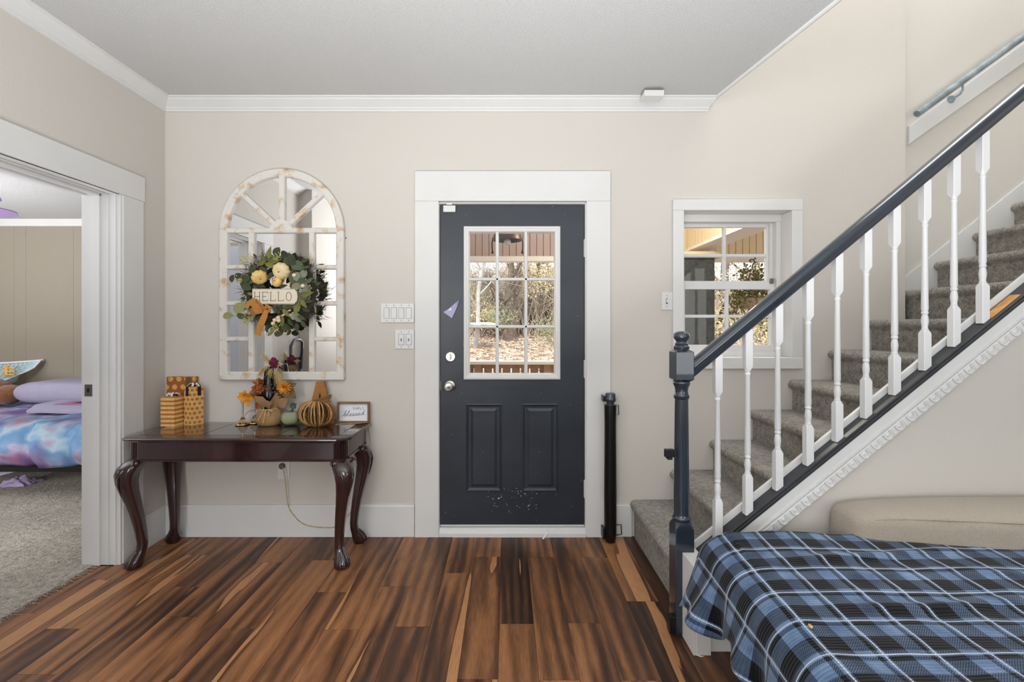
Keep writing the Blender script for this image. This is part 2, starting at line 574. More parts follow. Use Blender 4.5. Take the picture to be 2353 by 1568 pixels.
def ground_mat():
    t = NT('leaf_litter_ground')
    v = t.coord('Object')
    vo = t.n('ShaderNodeTexVoronoi')
    vo.inputs['Scale'].default_value = 9
    t.l(v, vo.inputs['Vector'])
    sep = t.n('ShaderNodeSeparateColor')
    t.l(vo.outputs['Color'], sep.inputs[0])
    t.l(t.ramp(sep.outputs[0], [(0.0, lin((112, 88, 70))), (0.5, lin((176, 148, 124))), (1.0, lin((214, 190, 166)))]), t.b.inputs['Base Color'])
    t.b.inputs['Roughness'].default_value = 1.0
    t.bump(vo.outputs['Distance'], 0.8, 0.06)
    return t.m


M['ground'] = ground_mat()

# ------------------------------------------------------------------ mesh helpers
WO = {}          # world origin of every object we make


def link(o, parent=None, origin=(0, 0, 0)):
    COL.objects.link(o)
    og = Vector(origin)
    WO[o.name] = og
    if parent is not None:
        o.parent = parent
        o.location = og - WO[parent.name]
    else:
        o.location = og
    return o


def tag(o, label=None, cat=None, group=None, kind=None):
    if label:
        o['label'] = label
    if cat:
        o['category'] = cat
    if group:
        o['group'] = group
    if kind:
        o['kind'] = kind
    return o


def empty(name, loc, label=None, cat=None, group=None, kind=None):
    o = bpy.data.objects.new(name, None)
    o.empty_display_size = 0.05
    link(o, None, loc)
    return tag(o, label, cat, group, kind)


class MB:
    def __init__(self):
        self.v, self.f, self.uv = [], [], {}

    def add(self, verts, faces):
        b = len(self.v)
        self.v += [tuple(p) for p in verts]
        self.f += [tuple(b + i for i in f) for f in faces]
        return self

    def box(self, x0, x1, y0, y1, z0, z1):
        return self.hexa([(x0, y0, z0), (x1, y0, z0), (x1, y1, z0), (x0, y1, z0), (x0, y0, z1), (x1, y0, z1), (x1, y1, z1), (x0, y1, z1)])

    def hexa(self, p):
        return self.add(p, [(0, 3, 2, 1), (4, 5, 6, 7), (0, 1, 5, 4), (1, 2, 6, 5), (2, 3, 7, 6), (3, 0, 4, 7)])

    def prism(self, poly, fn0, fn1):
        """closed polygon swept between two placement functions"""
        n = len(poly)
        vs = [fn0(*p) for p in poly] + [fn1(*p) for p in poly]
        fs = [tuple(range(n - 1, -1, -1)), tuple(range(n, 2 * n))]
        fs += [(i, (i + 1) % n, n + (i + 1) % n, n + i) for i in range(n)]
        return self.add(vs, fs)

    def prism_xz(self, poly, y0, y1):
        return self.prism(poly, lambda x, z: (x, y0, z), lambda x, z: (x, y1, z))

    def prism_yz(self, poly, x0, x1):
        return self.prism(poly, lambda y, z: (x0, y, z), lambda y, z: (x1, y, z))

    def prism_xy(self, poly, z0, z1):
        return self.prism(poly, lambda x, y: (x, y, z0), lambda x, y: (x, y, z1))

    def loft(self, rings, cap0=True, cap1=True):
        n = len(rings[0])
        vs = [p for r in rings for p in r]
        fs = []
        for k in range(len(rings) - 1):
            a, b = k * n, (k + 1) * n
            fs += [(a + i, a + (i + 1) % n, b + (i + 1) % n, b + i) for i in range(n)]
        if cap0:
            fs.append(tuple(range(n - 1, -1, -1)))
        if cap1:
            fs.append(tuple(range((len(rings) - 1) * n, len(rings) * n)))
        return self.add(vs, fs)

    def lathe(self, prof, c, n=20, axis='Z', cap=True):
        """prof: list of (radius, height)"""
        rings = []
        for r, h in prof:
            ring = []
            for i in range(n):
                a = 2 * PI * i / n
                x, y = r * math.cos(a), r * math.sin(a)
                if axis == 'Z':
                    ring.append((c[0] + x, c[1] + y, c[2] + h))
                elif axis == 'Y':
                    ring.append((c[0] + x, c[1] - h, c[2] + y))
                else:
                    ring.append((c[0] + h, c[1] + x, c[2] + y))
            rings.append(ring)
        return self.loft(rings, cap, cap)

    def tube(self, pts, r, n=6, cap=True):
        pts = [Vector(p) for p in pts]
        rs = r if isinstance(r, (list, tuple)) else [r] * len(pts)
        rings = []
        up = Vector((0, 0, 1))
        t0 = (pts[1] - pts[0]).normalized()
        if abs(t0.dot(up)) > 0.95:
            up = Vector((0, 1, 0))
        nrm = (up - t0 * up.dot(t0)).normalized()
        for i, p in enumerate(pts):
            t = (pts[min(i + 1, len(pts) - 1)] - pts[max(i - 1, 0)]).normalized()
            nrm = nrm - t * nrm.dot(t)
            if nrm.length < 1e-6:
                nrm = t.orthogonal()
            nrm.normalize()
            bn = t.cross(nrm)
            rings.append([tuple(p + (nrm * math.cos(2 * PI * k / n) + bn * math.sin(2 * PI * k / n)) * rs[i]) for k in range(n)])
        return self.loft(rings, cap, cap)

    def sphere(self, c, r, nu=14, nv=8, rough=0.0, seed=0):
        rx, ry, rz = r if isinstance(r, (list, tuple)) else (r, r, r)
        rings = []
        for j in range(nv + 1):
            th = PI * j / nv
            s = max(math.sin(th), 0.02)
            ring = []
            for i in range(nu):
                a = 2 * PI * i / nu
                p = Vector((s * math.cos(a), s * math.sin(a), -math.cos(th)))
                k = 1 + (rough * noise.noise(p * 2.3 + Vector((seed, seed * 2, 0))) if rough else 0)
                ring.append((c[0] + p.x * rx * k, c[1] + p.y * ry * k, c[2] + p.z * rz * k))
            rings.append(ring)
        return self.loft(rings)

    def torus(self, c, R0, r, axis='Z', n=24, m=8):
        rings = []
        vs = []
        for i in range(n):
            a = 2 * PI * i / n
            for j in range(m):
                b = 2 * PI * j / m
                x, y, z = (R0 + r * math.cos(b)) * math.cos(a), (R0 + r * math.cos(b)) * math.sin(a), r * math.sin(b)
                if axis == 'Y':
                    x, y, z = x, z, y
                elif axis == 'X':
                    x, y, z = z, x, y
                vs.append((c[0] + x, c[1] + y, c[2] + z))
        fs = []
        for i in range(n):
            for j in range(m):
                fs.append((i * m + j, ((i + 1) % n) * m + j, ((i + 1) % n) * m + (j + 1) % m, i * m + (j + 1) % m))
        return self.add(vs, fs)

    def build(self, name, mat, parent=None, smooth=None, bevel=0.0, origin=None, seg=2, uvs=None, **tags):
        vs = self.v
        if origin is None:
            if not vs:
                origin = (0, 0, 0)
            else:
                xs, ys, zs = zip(*vs)
                origin = ((min(xs) + max(xs)) / 2, (min(ys) + max(ys)) / 2, min(zs) if parent is None else (min(zs) + max(zs)) / 2)
        me = bpy.data.meshes.new(name)
        me.from_pydata([(p[0] - origin[0], p[1] - origin[1], p[2] - origin[2]) for p in vs], [], self.f)
        bm = bmesh.new()
        bm.from_mesh(me)
        bmesh.ops.recalc_face_normals(bm, faces=bm.faces)
        bm.to_mesh(me)
        bm.free()
        me.materials.append(mat)
        if uvs:
            lay = me.uv_layers.new(name='UVMap')
            for lp in me.loops:
                lay.data[lp.index].uv = uvs[lp.vertex_index]
        if smooth is not None:
            me.polygons.foreach_set('use_smooth', [True] * len(me.polygons))
            if smooth < 170:
                me.set_sharp_from_angle(angle=R(smooth))
        o = bpy.data.objects.new(name, me)
        link(o, parent, origin)
        if bevel:
            md = o.modifiers.new('bevel', 'BEVEL')
            md.width = bevel
            md.segments = seg
            md.limit_method = 'ANGLE'
            md.angle_limit = R(40)
        tag(o, **tags)
        return o


def dup(src, name, parent, origin):
    o = src.copy()
    o.name = name
    link(o, parent, origin)
    return o


def structure(mb, name, mat, label=None, **kw):
    o = mb.build(name, mat, **kw)
    return tag(o, label, None, None, 'structure')


def bx(name, mat, x0, x1, y0, y1, z0, z1, parent=None, bevel=0.0, **kw):
    return MB().box(x0, x1, y0, y1, z0, z1).build(name, mat, parent, bevel=bevel, **kw)

# ------------------------------------------------------------------ room shell
YW = 2.90                     # inner face of the entrance wall
CEIL = 2.765
DX0, DX1, DZ1 = PX(1007, YW), PX(1349, YW), PZ(467, YW)          # door opening
WX0, WX1, WZ0, WZ1 = PX(1572, YW), PX(1820, YW), PZ(822, YW), PZ(483, YW)   # window opening
XL = -2.17                    # inner face of the left wall
JY = 2.545                    # far jamb of the bedroom opening
NY = 1.74                     # near jamb

fl = structure(MB().box(-2.30, 4.6, -3.2, 3.06, -0.06, -0.005), 'floor', M['shoe'], 'walnut plank floor of the entrance room')
w = MB()
w.box(-2.36, DX0, YW, 3.06, -0.05, 5.2).box(DX0, DX1, YW, 3.06, DZ1, 5.2)
w.box(DX1, WX0, YW, 3.06, -0.05, 5.2).box(WX0, WX1, YW, 3.06, -0.05, WZ0).box(WX0, WX1, YW, 3.06, WZ1, 5.2)
w.box(WX1, 2.54, YW, 3.06, -0.05, 5.2)
structure(w, 'wall_back', M['wall'], 'beige painted entrance wall around the dark front door')
structure(MB().box(2.53, 4.6, 3.0, 3.12, -0.05, 5.2), 'wall_stairwell', M['wall_cream'], 'cream wall set back behind the upper stairs')
w = MB()
w.box(-2.36, XL, JY + 0.02, 2.92, -0.05, 2.9).box(-2.36, XL, NY - 0.02, JY + 0.02, 2.095, 2.9).box(-2.36, XL, 1.0, NY - 0.02, -0.05, 2.9)
structure(w, 'wall_left', M['wall'], 'beige left wall with the open bedroom doorway')
structure(MB().box(-2.36, -2.036, -3.2, 1.0, -0.05, 2.9), 'wall_side', M['wall'], 'beige wall stepping into the room behind the doorway')
structure(MB().box(-2.36, 4.6, -3.32, -3.2, -0.05, 2.9), 'wall_rear', M['wall'], 'beige wall behind the camera')
structure(MB().box(4.6, 4.7, -3.3, 3.1, -0.05, 5.3), 'wall_right', M['wall'], 'beige right hand wall beyond the stairs')
EDGE = [(1.298, 2.93), (1.314, 2.824), (1.455, 1.996), (1.52, 1.6)]
structure(MB().prism_xy([(-2.36, 2.95)] + EDGE + [(4.6, 1.6), (4.6, -3.3), (-2.36, -3.3)], CEIL, CEIL + 0.14),
          'ceiling', M['ceiling'], 'white textured ceiling of the entrance room')
structure(MB().prism_xy([(x, y) for x, y in EDGE] + [(4.6, 1.6), (4.6, 1.5), (1.4, 1.5), (1.19, 2.93)], CEIL + 0.02, 5.2),
          'wall_landing', M['wall_cream'], 'upper wall around the open stairwell')
structure(MB().box(1.0, 4.7, 1.4, 3.2, 5.2, 5.3), 'ceiling_stairwell', M['white'], 'white ceiling high above the stairs')
structure(MB().tube([(x, y, CEIL + 0.006) for x, y in EDGE], 0.017, 8), 'trim_5', M['white'], 'rounded white bead along the stairwell edge of the ceiling', smooth=60)

# individual floor planks
PW, PL = 0.154, 0.914
ends = {0: 2.337, 1: 2.023, 2: 2.465, 3: 2.637, 4: 2.043, 5: 2.632, 6: 2.049, 7: 2.63, 8: 2.21, 9: 1.95, -1: 2.005, -2: 2.286, -3: 2.6,
        -4: 2.01, -5: 2.574, -6: 2.094, -7: 2.334, -8: 2.66, -9: 2.01, -10: 2.40, -11: 2.12}
rnd = random.Random(3)
for k in range(-11, 15):
    x0 = -0.646 + PW * k
    x1 = x0 + PW
    e = ends.get(k, rnd.uniform(1.9, 2.7))
    ymax = YW - 0.005 if x0 > -2.19 else JY - 0.01
    x0 = max(x0, -2.298)
    y = e - 3 * PL
    while y < ymax:
        a, b = max(y, 0.25), min(y + PL, ymax)
        y += PL
        if b - a < 0.01:
            continue
        g = 0.0006
        lift = rnd.uniform(0, 0.0006)
        if k == 0 and abs(a - 2.337) < 0.05:
            lift = 0.0012
        if k == 1 and b <= 2.05:
            lift = 0.0
        if k == 1 and a > 2.0:
            lift = 0.0022
        MB().box(x0 + g, x1 - g, a + g, b - g, -0.005, -0.0006 + lift).build('floor_plank', M['plank'], fl)
# worn patch of subfloor by the corner
bx('floor_chip', M['frame_wood'], -2.145, -2.06, 2.73, 2.775, -0.004, 0.0015, fl)

# crown mouldings
CP = [(0.0, 0.0), (0.010, 0.0), (0.012, 0.012), (0.020, 0.014), (0.022, 0.022), (0.040, 0.034), (0.060, 0.046), (0.068, 0.052), (0.070, 0.058), (0.082, 0.060), (0.084, 0.0675), (0.0, 0.0675)]
ZB = CEIL - 0.067


def crown_back(p, z, right):
    if right:
        return (PX(1624, YW) + p * 0.42, YW - p, ZB + z)
    return (XL + p, YW - p, ZB + z)


structure(MB().prism(CP, lambda p, z: crown_back(p, z, False), lambda p, z: crown_back(p, z, True)), 'trim_1', M['white'],
          'white crown moulding along the top of the entrance wall', smooth=30)
structure(MB().prism(CP, lambda p, z: (XL + p, YW - p, ZB + z), lambda p, z: (XL + p, 1.0, ZB + z)), 'trim_2', M['white'],
          'white crown moulding along the top of the left wall', smooth=30)

# baseboards
bb = MB().box(XL + 0.015, PX(952, 2.885), 2.884, YW, 0, 0.192)
bb.prism_yz([(2.884, 0.192), (2.89, 0.2), (YW, 0.2), (YW, 0.192)], XL + 0.015, PX(952, 2.885))
structure(bb, 'baseboard_back', M['white'], 'white baseboard under the console table')
bb = MB().box(PX(1404, 2.885), PX(1452, 2.885), 2.884, YW, 0, 0.2)
structure(bb, 'baseboard_stairs', M['white'], 'short white baseboard between front door and stairs', bevel=0.003)
structure(MB().box(XL, XL + 0.016, 2.705, YW, 0, 0.2), 'baseboard_left', M['white'], 'short white baseboard on the left wall by the corner', bevel=0.003)
structure(MB().box(-2.036, -2.02, -3.2, 1.0, 0, 0.2), 'baseboard_side', M['white'], 'white baseboard on the wall behind the doorway', bevel=0.003)

# ---------------------------------------------------------------- bedroom doorway casing
t3 = empty('trim_3', (-2.16, 2.2, 0), 'wide white painted casing and jamb around the bedroom doorway', kind='structure')
XF = -2.148
bx('casing_board', M['white'], XL, XF, JY + 0.012, 2.702, 0, 2.073, t3, bevel=0.003)
bx('casing_board', M['white'], XL, XF, 1.585, NY - 0.012, 0, 2.073, t3, bevel=0.003)
bx('head_board', M['white'], XL, XF + 0.003, 1.575, 2.708, 2.073, 2.217, t3, bevel=0.003)
j = MB().box(-2.372, XF - 0.006, JY, JY + 0.018, 0, 2.085)
j.box(-2.30, -2.262, JY - 0.012, JY, 0, 2.073).box(-2.225, -2.218, JY - 0.005, JY, 0, 2.073).box(-2.185, -2.176, JY - 0.006, JY, 0, 2.073)
j.build('jamb', M['white'], t3, bevel=0.002)
j = MB().box(-2.372, XF - 0.006, NY - 0.018, NY, 0, 2.085).box(-2.30, -2.262, NY, NY + 0.012, 0, 2.073)
j.build('jamb', M['white'], t3, bevel=0.002)
j = MB().box(-2.372, XF - 0.006, NY - 0.018, JY + 0.018, 2.073, 2.09)
j.box(-2.30, -2.262, NY, JY, 2.061, 2.073).box(-2.225, -2.218, NY, JY, 2.067, 2.073).box(-2.36, -2.345, NY, JY, 2.066, 2.073)
j.build('head_jamb', M['white'], t3, bevel=0.002)
sp = MB().box(-2.352, -2.312, JY - 0.003, JY, PZ(911, JY), PZ(884, JY))
spo = sp.build('strike_plate', M['steel'], t3, label='dull metal strike plate')
bx('latch_hole', M['black_pl'], -2.338, -2.326, JY - 0.0042, JY - 0.003, PZ(902, JY), PZ(892, JY), spo)
# open bedroom door leaf, seen only in the mirror
d2 = empty('door_2', (-2.38, 1.69, 0), 'pale bedroom door standing open inside the bedroom', kind='structure')
bx('door_slab', M['door_leaf'], -3.12, -2.375, 1.675, 1.71, 0.015, 2.05, d2, bevel=0.003)
hg = bx('hinge', M['steel'], -2.385, -2.335, 1.711, 1.718, 0.98, 1.07, d2)
MB().tube([(-2.36, 1.725, 0.975), (-2.36, 1.725, 1.075)], 0.007, 8).build('hinge_pin', M['steel'], hg)
MB().lathe([(0.0, 0), (0.012, 0), (0.012, -0.03), (0.028, -0.04), (0.03, -0.055), (0.02, -0.068), (0, -0.07)], (-3.05, 1.71, 0.95), 12, 'Y').build('door_knob', M['brass'], d2, smooth=50)

# ---------------------------------------------------------------- front door
t4 = empty('trim_4', (PX(1178, 2.88), 2.88, 0), 'broad white flat casing and jamb around the front door', kind='structure')
CF = 2.876
cz = PZ(462, CF)
bx('casing_board', M['white'], PX(953, CF), PX(1008, CF), CF, YW, 0, cz, t4, bevel=0.003)
bx('casing_board', M['white'], PX(1348, CF), PX(1403, CF), CF, YW, 0, cz, t4, bevel=0.003)
bx('head_board', M['white'], PX(953, CF), PX(1403, CF), CF - 0.002, YW, cz, PZ(393, CF), t4, bevel=0.003)
YD = 2.908
j = MB().box(DX0, PX(1012, YD) - 0.004, 2.885, 3.06, 0, DZ1).box(PX(1342, YD) + 0.004, DX1, 2.885, 3.06, 0, DZ1)
j.box(DX0, DX1, 2.885, 3.06, PZ(471, YD) + 0.002, DZ1)
j.build('jamb', M['white'], t4, bevel=0.002)
MB().prism_yz([(2.878, 0), (2.878, 0.022), (2.886, 0.026), (2.892, 0.044), (2.90, 0.05), (3.06, 0.05), (3.06, 0)], PX(1009, 2.88), PX(1346, 2.88)).build('threshold', M['white'], t4, smooth=30)

d1 = empty('door_1', (PX(1177, YD), YD, 0.06), 'dark slate blue front door with nine panes and chipped paint', kind='structure')
sx0, sx1, sz0, sz1 = PX(1012, YD), PX(1342, YD), PZ(1206, YD), PZ(472, YD)
hx0, hx1, hz0, hz1 = PX(1075, YD), PX(1278, YD), PZ(864, YD), PZ(530, YD)
s = MB().box(sx0, hx0, YD, YD + 0.044, sz0, sz1).box(hx1, sx1, YD, YD + 0.044, sz0, sz1)
s.box(hx0, hx1, YD, YD + 0.044, sz0, hz0).box(hx0, hx1, YD, YD + 0.044, hz1, sz1)
s.build('door_slab', M['door'], d1, origin=((sx0 + sx1) / 2, YD, (sz0 + sz1) / 2))


def rect_ring(a, b, c, d, y):
    return [(a, y, c), (b, y, c), (b, y, d), (a, y, d)]


def frame_loft(a, b, c, d, steps, cap_in):
    """nested rectangles: steps = (inset, y)"""
    m = MB()
    return m.loft([rect_ring(a + i, b - i, c + i, d - i, y) for i, y in steps], False, cap_in)


for pa, pb in ((1071, 1153), (1200, 1282)):
    a, b, c, d = PX(pa, YD), PX(pb, YD), PZ(1129, YD), PZ(928, YD)
    frame_loft(a, b, c, d, [(0, YD + 0.002), (0, YD - 0.006), (0.006, YD - 0.008), (0.014, YD - 0.002), (0.02, YD - 0.0005), (0.03, YD - 0.0005),
                            (0.046, YD - 0.007)], True).build('raised_panel', M['door'], d1)
# lite frame, muntins and panes
a, b, c, d = PX(1066, YD), PX(1287, YD), PZ(872, YD), PZ(521, YD)
lf = frame_loft(a, b, c, d, [(0, YD + 0.002), (0, YD - 0.010), (0.006, YD - 0.013), (0.014, YD - 0.013), (0.017, YD - 0.009), (0.028, YD - 0.008), (0.034, YD - 0.002), (0.036, YD + 0.016), (0.036, YD + 0.046)], False)
lf = lf.build('lite_frame', M['plastic'], d1, label='white moulded frame around the panes')
vx = [PX(q, YD) for q in (1142.5, 1208.5)]
hz = [PZ(q, YD) for q in (641.8, 751)]
ix0, ix1, iz0, iz1 = a + 0.034, b - 0.034, c + 0.034, d - 0.034
hw = 0.0105
for x in vx:
    MB().loft([[(x - hw, YD + 0.02, z), (x - hw, YD + 0.006, z), (x - hw * .5, YD - 0.003, z), (x + hw * .5, YD - 0.003, z), (x + hw, YD + 0.006, z), (x + hw, YD + 0.02, z)] for z in (iz0, iz1)]).build('muntin', M['plastic'], d1)
for z in hz:
    MB().loft([[(x, YD + 0.02, z - hw), (x, YD + 0.006, z - hw), (x, YD - 0.003, z - hw * .5), (x, YD - 0.003, z + hw * .5), (x, YD + 0.006, z + hw), (x, YD + 0.02, z + hw)] for x in (ix0, ix1)]).build('muntin', M['plastic'], d1)
gx = [ix0] + vx + [ix1]
gz = [iz0] + hz + [iz1]
for i in range(3):
    for k in range(3):
        bx('pane', M['glass'], gx[i], gx[i + 1], YD + 0.022, YD + 0.026, gz[k], gz[k + 1], d1)
# hardware
db = MB().lathe([(0, 0.0), (0.032, 0.0), (0.032, 0.008), (0.028, 0.012), (0, 0.012)], (PX(1035.5, YD), YD, PZ(820, YD)), 24, 'Y').build('deadbolt', M['chrome'], d1, smooth=40)
MB().lathe([(0, 0.012), (0.004, 0.012), (0.006, 0.02), (0.004, 0.028), (0, 0.029)], (PX(1035.5, YD), YD, PZ(820, YD)), 10, 'Y').build('hub', M['chrome'], db, smooth=50)
MB().box(PX(1035.5, YD) - 0.004, PX(1035.5, YD) + 0.004, YD - 0.03, YD - 0.012, PZ(820, YD) - 0.018, PZ(820, YD) + 0.018).build('thumb_turn', M['chrome'], db, bevel=0.003)
kc = (PX(1034, YD), YD, PZ(887, YD))
kn = MB().lathe([(0, 0), (0.033, 0), (0.033, 0.004), (0.026, 0.008), (0.014, 0.012), (0.013, 0.03), (0.022, 0.036), (0.028, 0.046), (0.028, 0.056), (0.022, 0.063), (0, 0.065)], kc, 24, 'Y').build('door_knob', M['chrome'], d1, smooth=40, label='round satin metal knob')
MB().lathe([(0, 0.064), (0.010, 0.064), (0.010, 0.067), (0, 0.068)], kc, 12, 'Y').build('key_button', M['steel'], kn, smooth=40)
bx('latch_plate', M['steel'], sx0 - 0.001, sx0 + 0.004, YD - 0.001, YD + 0.003, kc[2] - 0.03, kc[2] + 0.03, d1)
for py in (571, 848, 1123):
    h = bx('hinge', M['white'], sx1 - 0.002, sx1 + 0.012, YD - 0.006, YD, PZ(py + 20, YD), PZ(py - 20, YD), d1, bevel=0.001)
    MB().tube([(sx1 + 0.006, YD - 0.009, PZ(py + 21, YD)), (sx1 + 0.006, YD - 0.009, PZ(py - 21, YD))], 0.006, 8).build('hinge_pin', M['white'], h, smooth=60)
bx('door_sweep', M['white'], sx0, sx1, YD + 0.004, YD + 0.03, sz0 - 0.012, sz0, d1)

# ---------------------------------------------------------------- window
w1 = empty('window_1', ((WX0 + WX1) / 2, YW, WZ0), 'small white sash window behind the stair rail, set deep in the wall', kind='structure')
cx0, cx1, czt, czb = PX(1547, CF), PX(1845, CF), PZ(458, CF), PZ(848, CF)
ix0, ix1, izb, izt = PX(1572, CF), PX(1820, CF), PZ(822, CF), PZ(483, CF)
bx('casing_board', M['white'], cx0, ix0, CF, YW, izb, izt, w1, bevel=0.003)
bx('casing_board', M['white'], ix1, cx1, CF, YW, izb, izt, w1, bevel=0.003)
bx('head_board', M['white'], cx0, cx1, CF - 0.001, YW, izt, czt, w1, bevel=0.003)
bx('sill_board', M['white'], cx0, cx1, CF - 0.003, YW, czb, izb, w1, bevel=0.003)
rv = MB()
YS = 3.06
rv.box(ix0 - 0.012, ix0, YW + 0.0005, YS, izb, izt).box(ix1, ix1 + 0.014, YW + 0.0005, YS, izb, izt)
rv.box(ix0, ix1, YW + 0.0005, YS, izt, izt + 0.012).box(ix0, ix1, YW + 0.0005, YS, izb - 0.012, izb)
rv.box(ix1 - 0.03, ix1, 2.99, YS, izb, izt).box(ix0, ix1, 2.985, YS, izt - 0.048, izt).box(ix0, ix1, 2.985, YS, izb, izb + 0.03)
rv.box(ix1 - 0.05, ix1 - 0.03, 3.03, YS, izb, izt)
rv.box(ix0, ix0 + 0.02, 2.99, YS, izb, izt)
rv.build('reveal', M['white'], w1, bevel=0.002)


def sash(Y, px0, px1, pyt, pyb, pmid, prow, name, frame):
    X0, X1, Z1, Z0 = PX(px0, Y), PX(px1, Y), PZ(pyt, Y), PZ(pyb, Y)
    l, r, tp, bt = frame
    m = MB()
    a, b, c, d = PX(l, Y), PX(r, Y), PZ(bt, Y), PZ(tp, Y)
    m.box(a, X0, Y, Y + 0.03, c, d).box(X1, b, Y, Y + 0.03, c, d).box(X0, X1, Y, Y + 0.03, Z1, d).box(X0, X1, Y, Y + 0.03, c, Z0)
    s = m.build(name, M['white_gloss'], w1, bevel=0.002)
    xm, zm = PX(pmid, Y), PZ(prow, Y)
    hw = 0.0095
    bx('muntin', M['white_gloss'], xm - hw, xm + hw, Y + 0.004, Y + 0.028, Z0, Z1, s, bevel=0.002)
    for (q0, q1) in ((X0, xm - hw), (xm + hw, X1)):
        bx('muntin', M['white_gloss'], q0, q1, Y + 0.004, Y + 0.028, zm - hw, zm + hw, s, bevel=0.002)
    for (q0, q1) in ((X0, xm), (xm, X1)):
        for (r0, r1) in ((Z0, zm), (zm, Z1)):
            bx('pane', M['glass'], q0, q1, Y + 0.014, Y + 0.018, r0, r1, s)
    return s


up = sash(3.052, 1572, 1761, 522.4, 646, 1666, 587, 'upper_sash', (1556, 1775, 512, 664))
lo = sash(3.015, 1574, 1771, 665, 793, 1672, 727, 'lower_sash', (1556, 1784, 647, 811))
bx('sash_clip', M['steel'], PX(1768, 3.015), PX(1776, 3.015), 3.005, 3.015, PZ(652, 3.0), PZ(640, 3.0), lo)

# ---------------------------------------------------------------- bedroom shell
YB = 5.0
BC = 2.5
structure(MB().box(-6.6, -2.30, -0.6, 5.1, -0.06, 0.004), 'floor_bedroom', M['carpet_bed'], 'beige cut pile carpet of the bedroom')
fr = MB()
for i in range(260):
    y = 1.75 + (JY - 1.76) * i / 260 + random.uniform(-.004, .004)
    L = random.uniform(0.008, 0.04) if i % 9 else random.uniform(0.03, 0.07)
    x = -2.302
    fr.tube([(x, y, 0.004), (x + L * .5, y + random.uniform(-.006, .006), 0.005), (x + L, y + random.uniform(-.014, .014), 0.0025)], 0.0012, 3)
o = fr.build('carpet_fringe', M['carpet_bed'], bpy.data.objects['floor_bedroom'])
o['kind'] = 'stuff'
wb_ = MB()
for i, x in enumerate([-6.6, -5.4, -4.9, -4.55, -4.08, -3.6, -3.15, -2.36]):
    pass
xs = [-6.6, -6.0, -5.4, -5.27, -4.75, -4.2, -4.05, -3.6, -3.0, -2.2]
wbm = structure(MB().box(-6.6, -2.2, YB + 0.008, YB + 0.1, -0.05, 2.6), 'wall_bedroom', M['wall_bed'], 'taupe panelled far wall of the bedroom')
for q0, q1 in zip(xs[:-1], xs[1:]):
    bx('wall_panel', M['wall_bed'], q0 + 0.0007, q1 - 0.0007, YB, YB + 0.008, 0, 2.52, wbm, bevel=0.0007)
structure(MB().box(-2.36, -2.2, 3.06, 5.1, -0.05, 2.6), 'wall_bedroom_side', M['wall_bed'], 'taupe bedroom wall behind the entrance wall')
structure(MB().box(-6.7, -6.6, -0.6, 5.1, -0.05, 2.6), 'wall_bedroom_left', M['wall_bed'], 'taupe wall at the far left of the bedroom')
structure(MB().box(-6.7, -2.36, -0.7, -0.6, -0.05, 2.6), 'wall_bedroom_near', M['wall_bed'], 'taupe bedroom wall on the near side')
structure(MB().box(-6.7, -2.2, -0.7, 5.1, BC, BC + 0.1), 'ceiling_bedroom', M['ceiling'], 'white textured bedroom ceiling')
structure(MB().prism([(0, 0), (0.012, 0), (0.018, 0.015), (0.05, 0.05), (0.06, 0.067), (0, 0.067)], lambda p, z: (-6.6, YB - p, BC - 0.067 + z), lambda p, z: (-2.36, YB - p, BC - 0.067 + z)),
          'trim_6', M['white'], 'white crown moulding along the bedroom far wall', smooth=30)

# ------------------------------------------------------------------ staircase
SY0, SY1 = 2.035, 2.895
st = empty('staircase', (0.82, 2.4, 0), 'straight staircase with grey taupe carpet climbing along the entrance wall', 'staircase')
TR, RI = 0.2515, 0.1905


def step_profile(n):
    xn = 0.787 + TR * (n - 1)
    z1 = 0.2325 + RI * (n - 1)
    z0 = 0.0 if n == 1 else z1 - RI - 0.02
    xe = xn + TR + 0.06
    p = [(xe, z0), (xn + 0.026, z0), (xn + 0.026, z1 - 0.062)]
    for i in range(7):
        a = R(200 - i * 110 / 6)
        p.append((xn + 0.031 + 0.031 * math.cos(a), z1 - 0.031 + 0.031 * math.sin(a)))
    p.append((xe, z1))
    return p


for n in range(1, 14):
    y1 = SY1 if n < 8 else 2.983
    p = step_profile(n)
    m = MB()
    m.prism_xz(p, SY0, y1)
    m.build('carpeted_step', M['carpet_stair'], st, smooth=40)
# low white skirt boards on the far wall
sk = [(2.545, 1.60), (3.5, 2.365), (3.5, 1.9), (2.545, 1.3)]
MB().prism_xz(sk, 2.984, 3.0).build('wall_skirt', M['white'], bpy.data.objects['wall_stairwell'], label='white skirt board behind the upper steps')

# closed stringer, egg and dart moulding and the wall under the stairs
YF = 1.962
SL = 0.8116


def zs(X):          # lower front edge of the charcoal shoe
    return 0.4776 + SL * (X - 1.0053)


def slope_prism(x0, x1, ylo, yhi, dlo, dhi, slope=SL):
    m = MB()
    return m.prism_xz([(x0, zs(x0) + dlo), (x1, zs(x1) + dlo), (x1, zs(x1) + dhi), (x0, zs(x0) + dhi)], ylo, yhi)


